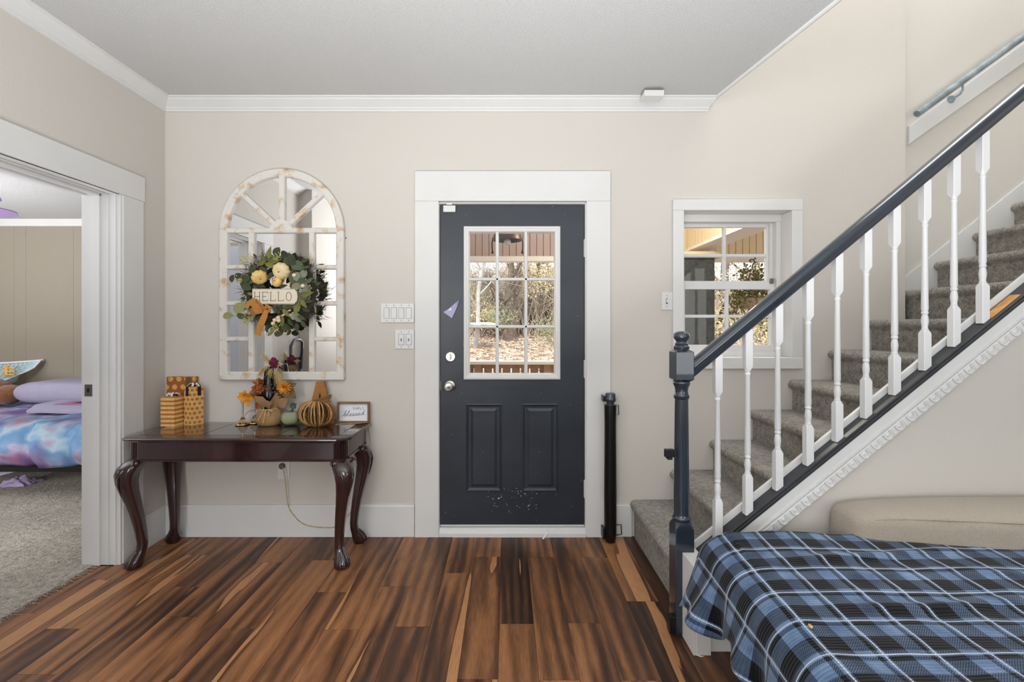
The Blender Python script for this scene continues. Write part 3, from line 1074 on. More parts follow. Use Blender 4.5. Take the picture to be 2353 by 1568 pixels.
XR = 2.62
wst = structure(MB().prism_xz([(0.835, 0), (4.6, 0), (4.6, zs(XR) - 0.05), (XR, zs(XR) - 0.05), (0.835, zs(0.835) - 0.05)], YF + 0.014, 2.03),
          'wall_stair', M['wall_cream'], 'cream wall below the sloping stair stringer')
slope_prism(0.815, XR, YF, YF + 0.014, -0.105, 0.0).build('stringer', M['white'], wst, label='white sloping stringer board')
slope_prism(0.815, XR, YF + 0.06, YF + 0.075, -0.02, 0.034).build('inner_skirt', M['white'], wst, label='thin white strip behind the balusters')
slope_prism(0.90, XR, YF - 0.006, YF + 0.002, -0.092, -0.086).build('bead', M['white'], wst)
em = slope_prism(0.845, XR, YF - 0.010, YF + 0.016, -0.152, -0.100).build('moulding', M['white'], wst, bevel=0.004, label='white egg and dart moulding')
ed = MB()
x = 1.04
while x < 2.58:
    zc = zs(x) - 0.124
    ux, uz = 1 / math.hypot(1, SL), SL / math.hypot(1, SL)

    def L(a, b, yy):      # along-slope / across-slope placement
        return (x + a * ux - b * uz, YF - 0.010 - yy, zc + a * uz + b * ux)
    pts = []
    for i in range(9):
        t = PI + PI * i / 8
        pts.append(L(0.017 * math.cos(t), 0.004 + 0.020 * math.sin(t), 0.002))
    pts = [L(-0.017, 0.017, 0.001)] + pts + [L(0.017, 0.017, 0.001)]
    ed.tube(pts, 0.0034, 6)
    c = L(0, 0.003, 0.0)
    ed.sphere(c, (0.0075, 0.0035, 0.010), 8, 5)
    ed.tube([L(0.0245, 0.016, 0.0), L(0.0245, -0.018, 0.001)], 0.0022, 4)
    x += 0.0497
o = ed.build('egg_and_dart', M['white'], em, smooth=50)
o['kind'] = 'stuff'

# ------------------------------------------------------------------ balustrade
rl = empty('stair_railing', (0.77, 2.0, 0), 'dark blue stair railing with turned newel post and white balusters', 'railing')
NXC, NYC = 0.7705, 2.002
hn = 0.0405
np_ = empty('newel_post', (NXC, NYC, 0))
np_.parent = rl
np_.location = Vector((NXC, NYC, 0)) - WO['stair_railing']


def sq(x, y, h, z):
    return [(x - h, y - h, z), (x + h, y - h, z), (x + h, y + h, z), (x - h, y + h, z)]


def octo(x, y, h, c, z):
    return [(x - h + c, y - h, z), (x + h - c, y - h, z), (x + h, y - h + c, z), (x + h, y + h - c, z), (x + h - c, y + h, z), (x - h + c, y + h, z), (x - h, y + h - c, z), (x - h, y - h + c, z)]


nm = MB()
nm.loft([octo(NXC, NYC, hn, 0.003, 0.0), octo(NXC, NYC, hn, 0.003, 0.455), octo(NXC, NYC, hn - 0.006, 0.016, 0.482)])
nm.lathe([(0.036, 0.48), (0.039, 0.488), (0.039, 0.497), (0.034, 0.503), (0.0325, 0.515), (0.0325, 0.60), (0.028, 1.015), (0.032, 1.02), (0.033, 1.03), (0.029, 1.037),
          (0.0265, 1.05), (0.029, 1.068), (0.034, 1.078), (0.0365, 1.086), (0.034, 1.093)], (NXC, NYC, 0), 24)
nm.loft([octo(NXC, NYC, hn - 0.012, 0.012, 1.09), octo(NXC, NYC, hn, 0.003, 1.104), octo(NXC, NYC, hn, 0.003, 1.222), octo(NXC, NYC, hn - 0.012, 0.012, 1.236)])
nm.lathe([(0.032, 1.234), (0.034, 1.243), (0.031, 1.249), (0.027, 1.252), (0.029, 1.257), (0.024, 1.263), (0.022, 1.268), (0.027, 1.274), (0.033, 1.283), (0.0345, 1.293), (0.031, 1.303), (0.021, 1.311), (0.0, 1.314)], (NXC, NYC, 0), 24)
WO[np_.name] = Vector((NXC, NYC, 0))
nmo = nm.build('newel_body', M['navy'], np_, smooth=35)
MB().box(0.69, 0.7305, 1.975, 1.995, 0.765, 0.80).box(0.70, 0.722, 1.973, 1.997, 0.755, 0.765).build('gate_bracket', M['black_pl'], np_, bevel=0.003, label='black plastic gate bracket')
MB().box(0.702, 0.731, 1.955, 1.99, 0.015, 0.085).build('gate_bracket', M['black_pl'], np_, bevel=0.003)


def z_shoe(X):
    return 0.5215 + SL * (X - 1.0549)


def z_rail(X):       # underside of the handrail
    y = 1.99
    x_ = [PX(1598, y), PX(2353, y)]
    z_ = [PZ(862, y), PZ(229, y)]
    return z_[0] + (z_[1] - z_[0]) / (x_[1] - x_[0]) * (X - x_[0])


BY = 1.992
# charcoal shoe rail
sh = MB()
sp_ = [(-0.034, -0.030), (-0.036, -0.018), (-0.031, -0.014), (-0.033, -0.004), (-0.028, 0.0), (0.034, 0.0), (0.034, -0.030)]
x0, x1 = 0.815, XR
sh.prism(sp_, lambda q, z: (x0, BY + q, z_shoe(x0) + z), lambda q, z: (x1, BY + q, z_shoe(x1) + z))
so = sh.build('shoe_rail', M['shoe'], rl, label='charcoal painted shoe rail under the balusters')
xw0, xw1 = 2.10, 2.225
MB().hexa([(xw0, BY - 0.022, z_shoe(xw0) + 0.0004), (xw1, BY - 0.022, z_shoe(xw1) + 0.0004), (xw1, BY + 0.022, z_shoe(xw1) + 0.0004), (xw0, BY + 0.022, z_shoe(xw0) + 0.0004),
           (xw0, BY - 0.022, z_shoe(xw0) + 0.002), (xw1, BY - 0.022, z_shoe(xw1) + 0.002), (xw1, BY + 0.022, z_shoe(xw1) + 0.002), (xw0, BY + 0.022, z_shoe(xw0) + 0.002)]).build('bare_patch', M['bare_wood'], so, label='worn orange bare wood patch')
# handrail
hp = []
for (q, z) in [(-0.016, 0.0), (-0.022, 0.004), (-0.022, 0.012), (-0.027, 0.018), (-0.028, 0.026), (-0.034, 0.032), (-0.036, 0.042), (-0.034, 0.054), (-0.026, 0.064), (-0.012, 0.070), (0, 0.0715)]:
    hp.append((q, z))
hp = hp + [(-q, z) for q, z in reversed(hp[:-1])]
x0, x1 = NXC + hn - 0.001, 2.62
MB().prism(hp, lambda q, z: (x0, BY + 0.002 + q, z_rail(x0) + z * 1.12), lambda q, z: (x1, BY + 0.002 + q, z_rail(x1) + z * 1.12)).build('handrail', M['navy'], rl, smooth=50, label='dark blue moulded handrail')
# balusters
hb = 0.0163
for i, px in enumerate([1649, 1718, 1787, 1857, 1924, 1990, 2055.5, 2125, 2192, 2258]):
    X = PX(px, BY)
    zb, zt = z_shoe(X) + 0.003, z_rail(X) + 0.012
    L_ = zt - zb
    m = MB()
    m.loft([octo(X, BY, hb, 0.002, zb - 0.012), octo(X, BY, hb, 0.002, zb + 0.150), octo(X, BY, hb - 0.0045, 0.006, zb + 0.166)])
    k = zb
    up_ = zt - 0.185
    m.lathe([(0.011, k + 0.164), (0.0125, k + 0.170), (0.0105, k + 0.174), (0.0115, k + 0.185), (0.0135, k + 0.203), (0.012, k + 0.222), (0.0095, k + 0.232), (0.0125, k + 0.236), (0.0125, k + 0.243),
             (0.0105, k + 0.247), (0.0130, k + 0.256), (0.0105, up_ - 0.022), (0.0125, up_ - 0.018), (0.0125, up_ - 0.012), (0.010, up_ - 0.008), (0.0135, up_ + 0.003)], (X, BY, 0), 14)
    m.loft([octo(X, BY, hb - 0.0055, 0.006, up_), octo(X, BY, hb, 0.002, up_ + 0.018), octo(X, BY, hb, 0.002, zt - 0.004)])
    m.build('baluster', M['white_gloss'], rl, smooth=35)

# white plinth at the foot of the stringer
pl = MB().box(0.759, 0.83, 1.846, 2.02, 0, 0.36).box(0.83, 0.94, 1.868, YF + 0.014, 0, 0.30)
pl.box(0.772, 0.777, 1.8445, 1.846, 0, 0.36)
structure(pl, 'trim_7', M['white'], 'white boxed plinth at the foot of the stair wall', bevel=0.003)

# wall handrail on backing board
wr = empty('wall_handrail', (2.63, 2.95, 2.6), 'weathered blue grey handrail on a white backing board up the stair wall', 'handrail')
bp = [(PX(2090, 2.98), PZ(331, 2.98)), (PX(2090, 2.98), PZ(289, 2.98)), (3.6, PZ(289, 2.98) + 0.724 * (3.6 - PX(2090, 2.98))), (3.6, PZ(331, 2.98) + 0.712 * (3.6 - PX(2090, 2.98)))]
MB().prism_xz(bp, 2.98, 3.0).build('backing_board', M['white'], wr, bevel=0.003)
a = Vector((PX(2107, 2.925), 2.925, PZ(262, 2.925)))
b = Vector((3.6, 2.925, PZ(262, 2.925) + 0.727 * (3.6 - PX(2107, 2.925))))
MB().tube([a, a + (b - a) * .5, b], 0.022, 12).build('handrail', M['rail_wall'], wr, smooth=50)
bxp = PX(2203, 2.94)
zr = a.z + 0.727 * (bxp - a.x)
MB().tube([(bxp + 0.01, 2.925, zr - 0.02), (bxp + 0.012, 2.925, zr - 0.05), (bxp, 2.93, zr - 0.075), (bxp - 0.01, 2.95, zr - 0.085), (bxp - 0.012, 2.98, zr - 0.08)], 0.006, 6).build('bracket', M['rail_wall'], wr, smooth=60)
MB().lathe([(0, 0), (0.026, 0), (0.022, 0.01), (0, 0.014)], (bxp - 0.012, 2.981, zr - 0.085), 14, 'Y').build('bracket_rose', M['rail_wall'], wr, smooth=50)

# ------------------------------------------------------------------ rolled baby gate standing by the door
gp = empty('baby_gate_tube', (PX(1402, 2.82), 2.82, 0), 'black rolled up retractable gate tube standing beside the door casing', 'gate')
gx, gy = PX(1402.5, 2.82), 2.822
MB().lathe([(0.030, 0.012), (0.034, 0.02), (0.037, 0.06), (0.0385, 0.3), (0.0355, 0.72), (0.0375, 0.842), (0.037, 0.848)], (gx, gy, 0), 22).build('tube', M['black_metal'], gp, smooth=40)
MB().lathe([(0.025, 0.846), (0.025, 0.868), (0.034, 0.870), (0.036, 0.878), (0.036, 0.893), (0.033, 0.897), (0.033, 0.912), (0.026, 0.922), (0.0, 0.926)], (gx, gy, 0), 22).build('cap', M['navy'], gp, smooth=40)
MB().lathe([(0.020, 0.001), (0.030, 0.004), (0.031, 0.014), (0.02, 0.016)], (gx, gy, 0), 22).build('foot_cap', M['black_pl'], gp, smooth=40)
MB().tube([(gx + 0.034, gy, 0.845), (gx + 0.05, gy, 0.845), (gx + 0.052, gy, 0.79), (gx + 0.044, gy, 0.785)], 0.003, 5).build('upper_hook', M['black_pl'], gp)
MB().tube([(gx + 0.036, gy, 0.105), (gx + 0.066, gy, 0.105), (gx + 0.07, gy, 0.045), (gx + 0.036, gy, 0.04)], 0.004, 5).build('lower_hook', M['black_pl'], gp)
bx('wall_bracket', M['black_pl'], gx - 0.048, gx - 0.036, gy - 0.012, gy + 0.05, 0.02, 0.085, gp, bevel=0.002)
bx('wall_bracket', M['black_pl'], gx - 0.046, gx - 0.037, gy - 0.01, gy + 0.05, 0.868, 0.905, gp, bevel=0.002)

# ------------------------------------------------------------------ console table
TZ = 0.729
TX0, TX1, TY0, TY1 = -2.112, -0.853, 2.459, 2.882
tb = empty('console_table', ((TX0 + TX1) / 2, 2.66, 0), 'glossy dark mahogany console table with cabriole legs and claw feet', 'table')


def top_poly(x0, x1, y0, y1, r, nb=True):
    """front corners bulge like a scooped clover leaf, back corners square"""
    p = [(x1, y1)]
    p.append((x1, y0 + r + 0.012))
    p.append((x1 - 0.006, y0 + r))
    for i in range(1, 6):
        a = R(0 - i * 15)
        p.append((x1 - 0.006 - r + r * math.cos(a), y0 + 0.004 + r + r * math.sin(a)))
    p.append((x1 - 0.006 - r, y0 + 0.004))
    p.append((x1 - r - 0.022, y0))
    p.append((x0 + r + 0.022, y0))
    p.append((x0 + 0.006 + r, y0 + 0.004))
    for i in range(5, 0, -1):
        a = R(180 + i * 15)
        p.append((x0 + 0.006 + r + r * math.cos(a), y0 + 0.004 + r + r * math.sin(a)))
    p.append((x0 + 0.006, y0 + r))
    p.append((x0, y0 + r + 0.012))
    p.append((x0, y1))
    return p


def inset_top(i):
    return top_poly(TX0 + i, TX1 - i, TY0 + i, TY1 - i * 0.4, 0.055)


MB().loft([[(x, y, z) for x, y in inset_top(i)] for i, z in [(0.022, TZ - 0.030), (0.012, TZ - 0.026), (0.009, TZ - 0.020), (0.0, TZ - 0.016), (0.0, TZ - 0.008), (0.004, TZ - 0.003), (0.010, TZ - 0.0012)]]).build(
    'tabletop', M['mahogany'], tb, smooth=40)
tp = [o for o in tb.children][0]
for (q0, q1) in ((TX0 + 0.075, -1.70), (-1.696, -1.27), (-1.266, TX1 - 0.075)):
    bx('inlay_panel', M['mahogany'], q0, q1, TY0 + 0.075, TY1 - 0.05, TZ - 0.0012, TZ, tb, bevel=0.0008)
# apron
ap = MB()
AZ0, AZ1 = TZ - 0.128, TZ - 0.029
pin = top_poly(TX0 + 0.03, TX1 - 0.03, TY0 + 0.03, TY1 - 0.012, 0.05)
ap.loft([[(x, y, AZ0) for x, y in pin], [(x, y, AZ1) for x, y in pin]], False, False)
pin2 = top_poly(TX0 + 0.05, TX1 - 0.05, TY0 + 0.05, TY1 - 0.03, 0.04)
ap.loft([[(x, y, AZ1) for x, y in pin2], [(x, y, AZ0) for x, y in pin2]], False, False)
n_ = len(pin)
ap.add([(x, y, AZ0) for x, y in pin] + [(x, y, AZ0) for x, y in pin2], [(i, (i + 1) % n_, n_ + (i + 1) % n_, n_ + i) for i in range(n_)])
ap.build('apron', M['mahogany'], tb, smooth=30)
pin3 = top_poly(TX0 + 0.026, TX1 - 0.026, TY0 + 0.026, TY1 - 0.012, 0.052)
MB().loft([[(x, y, AZ0 - 0.006) for x, y in pin3], [(x, y, AZ0 + 0.004) for x, y in pin3]], False, False).build('apron_bead', M['mahogany'], tb)
for sx in (-1, 1):
    rd = MB()
    cx = TX1 - 0.03 - 0.006 - 0.05 if sx > 0 else TX0 + 0.03 + 0.006 + 0.05
    cy = TY0 + 0.03 + 0.004 + 0.05
    for i in range(7):
        a = R(-2 - i * 14.5)
        x = cx + sx * 0.051 * math.cos(a)
        y = cy + 0.051 * math.sin(a)
        rd.tube([(x, y, AZ0 + 0.006), (x, y, AZ1 - 0.004)], 0.0058, 6)
    rd.build('reeded_corner', M['mahogany'], tb, smooth=60)
# legs
LEG = [(0.606, 0.004, 0.042), (0.585, 0.022, 0.052), (0.56, 0.044, 0.056), (0.525, 0.060, 0.052), (0.48, 0.061, 0.046), (0.42, 0.049, 0.040), (0.35, 0.031, 0.0345), (0.27, 0.013, 0.030),
       (0.19, -0.001, 0.0265), (0.13, -0.007, 0.024), (0.095, -0.004, 0.024), (0.07, 0.008, 0.029), (0.05, 0.020, 0.037), (0.03, 0.028, 0.041), (0.014, 0.030, 0.040), (0.0, 0.028, 0.033)]
for sx, sy, cx, cy in ((-1, -1, TX0 + 0.075, TY0 + 0.082), (1, -1, TX1 - 0.075, TY0 + 0.082), (-1, 1, TX0 + 0.075, TY1 - 0.082), (1, 1, TX1 - 0.075, TY1 - 0.082)):
    d = Vector((sx, sy, 0)).normalized()
    rings = []
    for z, o_, r in LEG:
        ring = []
        for i in range(16):
            a = 2 * PI * i / 16
            k = 1 + 0.10 * math.cos(4 * a - PI * 0) * (-1)      # soft square section
            if z < 0.06:
                k *= 1 + 0.10 * abs(math.cos(2.5 * (a - math.atan2(sy, sx)))) - 0.05
            ring.append((cx + d.x * o_ + r * k * math.cos(a), cy + d.y * o_ + r * k * math.sin(a), z))
        rings.append(ring)
    lg = MB().loft(list(reversed(rings))).build('leg', M['mahogany'], tb, smooth=60)
    # carved scroll on the knee and toes on the foot
    cs = MB()
    ad = math.atan2(sy, sx)
    for w_, q in ((0.0, 0.0), (0.32, 0.006), (-0.32, 0.006), (0.62, 0.012), (-0.62, 0.012)):
        pts = []
        for z, o_, r in LEG[1:6]:
            f = (0.585 - z) / 0.165
            aa = ad + w_ * (1.25 - 0.75 * f)
            pts.append((cx + d.x * o_ + (r * 0.93) * math.cos(aa), cy + d.y * o_ + (r * 0.93) * math.sin(aa), z - q))
        cs.tube(pts, [0.004, 0.0065, 0.007, 0.0055, 0.002], 6)
    for s2 in (-1, 1):
        aa = ad + s2 * 1.0
        c = Vector((cx, cy, 0.582)) + Vector((math.cos(aa), math.sin(aa), 0)) * 0.062
        pts = [c + Vector((math.cos(aa), math.sin(aa), 0)) * 0.020 * math.cos(t) * (1 - t / 9) + Vector((0, 0, 0.018 * math.sin(t) * (1 - t / 9))) for t in [i * 0.7 for i in range(9)]]
        cs.tube(pts, 0.006, 6)
        cs.sphere((cx + math.cos(aa) * 0.048, cy + math.sin(aa) * 0.048, 0.582), (0.026, 0.026, 0.022), 10, 6)
    cs.build('carved_scroll', M['mahogany'], lg, smooth=60)
    tm = MB()
    for q in (-0.62, 0, 0.62):
        aa = ad + q
        pts = [(cx + d.x * 0.004 + 0.020 * math.cos(aa), cy + d.y * 0.004 + 0.020 * math.sin(aa), 0.085), (cx + d.x * 0.018 + 0.031 * math.cos(aa), cy + d.y * 0.018 + 0.031 * math.sin(aa), 0.055),
               (cx + d.x * 0.026 + 0.038 * math.cos(aa), cy + d.y * 0.026 + 0.038 * math.sin(aa), 0.026), (cx + d.x * 0.028 + 0.040 * math.cos(aa), cy + d.y * 0.028 + 0.040 * math.sin(aa), 0.008)]
        tm.tube(pts, [0.004, 0.008, 0.010, 0.007], 7)
    tm.build('claw_toes', M['mahogany'], lg, smooth=60)

# ------------------------------------------------------------------ small builders for decorations


def leaf_pts(L, Wd, fold=0.25, curl=0.2, pointed=True, n=6):
    vs, fs = [], []
    for i in range(n + 1):
        t = i / n
        w = math.sin(PI * (t ** (0.8 if pointed else 0.9))) ** (1.0 if pointed else 0.6) * Wd / 2
        if i in (0, n):
            w = 0.0006
        z = -curl * L * (t - 0.3) ** 2
        vs += [(t * L, w, z + fold * w), (t * L, 0, z), (t * L, -w, z + fold * w)]
    for i in range(n):
        a = i * 3
        fs += [(a, a + 1, a + 4, a + 3), (a + 1, a + 2, a + 5, a + 4)]
    return vs, fs


def place(vs, M4):
    return [tuple(M4 @ Vector(v)) for v in vs]


def facing(cx, cy, cz, ang, tilt=0.0, roll=0.0):
    """local x points at 'ang' in the wall plane (XZ), local z points to the room (-Y)"""
    c, s = math.cos(ang), math.sin(ang)
    base = Matrix(((c, -s, 0, cx), (0, 0, -1, cy), (s, c, 0, cz), (0, 0, 0, 1)))
    return base @ Matrix.Rotation(-tilt, 4, 'Y') @ Matrix.Rotation(roll, 4, 'X')


def add_leaf(mb, cx, cy, cz, ang, L, Wd, tilt=0.0, roll=0.0, pointed=True, center=True, curl=0.2):
    vs, fs = leaf_pts(L, Wd, 0.25, curl, pointed)
    if center:
        vs = [(x - L / 2, y, z) for x, y, z in vs]
    mb.add(place(vs, facing(cx, cy, cz, ang, tilt, roll)), fs)
    return mb


def pumpkin(mb, c, r, h, lobes=9, nrm=None, n=45):
    """ribbed pumpkin, axis along nrm"""
    nrm = Vector(nrm or (0, 0, 1)).normalized()
    q = Vector((0, 0, 1)).rotation_difference(nrm).to_matrix()
    rings = []
    for j in range(11):
        th = PI * j / 10
        ring = []
        for i in range(n):
            a = 2 * PI * i / n
            k = 1 - 0.13 * (1 - abs(math.sin(lobes * a / 2)) ** 0.6) * math.sin(th)
            rr = max(math.sin(th), 0.03) ** 0.8 * r * k
            z = -math.cos(th) * h / 2 * (1 - 0.35 * (1 - math.sin(th)) ** 2)
            p = q @ Vector((rr * math.cos(a), rr * math.sin(a), z))
            ring.append((c[0] + p.x, c[1] + p.y, c[2] + p.z))
        rings.append(ring)
    return mb.loft(rings)


GLY = {
    'H': [[(0.1, 0), (0.1, 1)], [(0.9, 0), (0.9, 1)], [(0.1, .5), (0.9, .5)]],
    'E': [[(0.1, 0), (0.1, 1)], [(0.1, 1), (0.9, 1), (0.9, .82)], [(0.1, .5), (0.65, .5)], [(0.1, 0), (0.9, 0), (0.9, .18)]],
    'L': [[(0.1, 1), (0.1, 0)], [(0.1, 0), (0.9, 0), (0.9, .2)]],
    'O': [[(.5 + .42 * math.cos(2 * PI * i / 20), .5 + .5 * math.sin(2 * PI * i / 20)) for i in range(21)]],
    'S': [[(.9, .85), (.7, 1), (.3, 1), (.1, .8), (.25, .58), (.75, .42), (.9, .2), (.7, 0), (.3, 0), (.1, .15)]],
    'I': [[(.5, 0), (.5, 1)]],
    'M': [[(.05, 0), (.1, 1), (.5, .3), (.9, 1), (.95, 0)]],
    'P': [[(.1, 0), (.1, 1), (.7, 1), (.9, .78), (.7, .5), (.1, .5)]],
    'Y': [[(.05, 1), (.5, .5), (.95, 1)], [(.5, .5), (.5, 0)]],
}
SERIF = {'H': [(.1, 0), (.9, 0), (.1, 1), (.9, 1)], 'E': [(.1, 0), (.1, 1)], 'L': [(.1, 1), (.1, 0)]}


def smooth_path(p, k=5):
    out = []
    n = len(p)
    for i in range(n - 1):
        p0, p1, p2, p3 = p[max(i - 1, 0)], p[i], p[i + 1], p[min(i + 2, n - 1)]
        for j in range(k):
            t = j / k
            out.append(tuple(0.5 * ((2 * b) + (-a + c) * t + (2 * a - 5 * b + 4 * c - d) * t * t + (-a + 3 * b - 3 * c + d) * t ** 3) for a, b, c, d in zip(p0, p1, p2, p3)))
    out.append(p[-1])
    return out


def strokes(mb, lines, x0, z0, w, h, y, r, fn=None):
    for ln in lines:
        pts = [(x0 + u * w, y, z0 + v * h) for u, v in ln]
        if fn:
            pts = [fn(p) for p in pts]
        mb.tube(pts, r, 4)


# ------------------------------------------------------------------ arched mirror
YM = 2.866
mr = empty('arched_mirror', (PX(646, YM), YM, PZ(875, YM)), 'white distressed arched window style mirror hung above the console table', 'mirror')
mcx = PX(646, YM)
mz0, mzs = PZ(874, YM), PZ(530, YM)
mR = (PX(789.5, YM) - PX(503, YM)) / 2
mW = 0.0485


def arch(off, zoff):
    r = mR - off
    p = [(mcx - r, mz0 + zoff)]
    p += [(mcx + r * math.cos(PI - PI * i / 32), mzs + r * math.sin(PI - PI * i / 32)) for i in range(33)]
    p.append((mcx + r, mz0 + zoff))
    return p


def arch_ring(off, zoff, y):
    return [(x, y, z) for x, z in arch(off, zoff)]


MB().loft([arch_ring(0, 0, 2.898), arch_ring(0, 0, YM + 0.004), arch_ring(0.004, 0.004, YM), arch_ring(mW - 0.008, mW - 0.004, YM), arch_ring(mW, mW + 0.002, YM + 0.006), arch_ring(mW, mW + 0.002, 2.898)], False, False).build(
    'frame', M['distressed'], mr, smooth=35)
g = MB()
g.add(arch_ring(0.02, 0.02, 2.888) + arch_ring(0.02, 0.02, 2.898), [])
n_ = len(arch(0, 0))
g.f += [tuple(range(n_)), tuple(range(2 * n_ - 1, n_ - 1, -1))] + [(i, (i + 1) % n_, n_ + (i + 1) % n_, n_ + i) for i in range(n_)]
g.build('mirror_glass', M['mirror'], mr)


def bar(a, b, w, name='glazing_bar'):
    a, b = Vector((a[0], 0, a[1])), Vector((b[0], 0, b[1]))
    d = (b - a).normalized()
    nn = Vector((-d.z, 0, d.x))
    m = MB()
    sec = [(-w / 2, 2.887), (-w / 2, YM + 0.008), (-w / 2 + 0.004, YM + 0.002), (w / 2 - 0.004, YM + 0.002), (w / 2, YM + 0.008), (w / 2, 2.887)]
    m.loft([[tuple(p + nn * s + Vector((0, y, 0))) for s, y in sec] for p in (a, b)])
    return m.build(name, M['distressed'], mr)


mi = mR - mW
bar((mcx - mi - .005, PZ(529, YM)), (mcx + mi + .005, PZ(529, YM)), 0.033)
xl, xr = PX(576, YM), PX(715, YM)
bar((xl, mz0 + mW), (xl, PZ(534, YM)), 0.037)
bar((xr, mz0 + mW), (xr, PZ(534, YM)), 0.035)
for py in (613.5, 697, 779.5):
    bar((mcx - mi - .005, PZ(py, YM)), (xl - 0.018, PZ(py, YM)), 0.027)
    bar((xr + 0.017, PZ(py, YM)), (mcx + mi + .005, PZ(py, YM)), 0.027)
for a in (90, 137, 43):
    d = (math.cos(R(a)), math.sin(R(a)))
    bar((mcx + d[0] * 0.055, mzs + d[1] * 0.055), (mcx + d[0] * (mi + 0.006), mzs + d[1] * (mi + 0.006)), 0.037 if a == 90 else 0.032)
MB().prism_xz([(mcx + 0.072 * math.cos(PI * i / 14), mzs - 0.002 + 0.072 * math.sin(PI * i / 14)) for i in range(15)], YM - 0.001, 2.887).build('sunburst_hub', M['distressed'], mr)

# ------------------------------------------------------------------ wreath with HELLO sign
YWR = 2.80
wrx, wrz = PX(642, YWR), PZ(672, YWR)
wr_ = empty('autumn_wreath', (wrx, YWR, wrz), 'green eucalyptus wreath with white pumpkins and a HELLO sign on the mirror', 'wreath')
MB().torus((wrx, 2.825, wrz), 0.20, 0.016, 'Y', 36, 8).build('wreath_ring', M['needle_brown'], wr_, smooth=60)
rw = random.Random(11)
nd, nb = MB(), MB()
for i in range(1500):
    a = rw.uniform(0, 2 * PI)
    rad = rw.gauss(0.195, 0.022)
    x, z = wrx + rad * math.cos(a) * 1.02, wrz + rad * math.sin(a)
    y = rw.uniform(2.79, 2.85)
    aa = a + rw.uniform(-1.5, 1.5)
    L = rw.uniform(0.02, 0.055)
    brown = (R(110) < a < R(165)) or (R(35) < a < R(60))
    if brown and rw.random() < 0.45:
        L *= 1.7
        aa = a + rw.uniform(-.5, .5)
    m = nb if (brown and rw.random() < .7) or rw.random() < 0.15 else nd
    p0 = Vector((x, y, z))
    p1 = p0 + Vector((math.cos(aa) * L, rw.uniform(-.02, .012), math.sin(aa) * L))
    s = Vector((-math.sin(aa), 0, math.cos(aa))) * rw.uniform(0.0010, 0.0022)
    m.add([p0 - s, p0 + s, p1], [(0, 1, 2)])
for i in range(70):
    a = R(rw.uniform(112, 158)) if i < 48 else R(rw.uniform(30, 58))
    p0 = Vector((wrx + 0.19 * math.cos(a), rw.uniform(2.79, 2.83), wrz + 0.19 * math.sin(a)))
    aa = a + rw.uniform(-.6, .6)
    L = rw.uniform(0.05, 0.10)
    p1 = p0 + Vector((math.cos(aa) * L * .5, -.01, math.sin(aa) * L * .5))
    p2 = p0 + Vector((math.cos(aa + .3) * L, 0, math.sin(aa + .3) * L))
    nb.tube([p0, p1, p2], [0.0022, 0.0016, 0.0008], 3)
o = nd.build('pine_needles', M['needle'], wr_)
o['kind'] = 'stuff'
o = nb.build('vine_twigs', M['needle_brown'], wr_)
o['kind'] = 'stuff'


def wz(zx, zy, y=YWR):
    return PX(500 + zx * 0.15306, y), PZ(550 + zy * 0.15306, y)


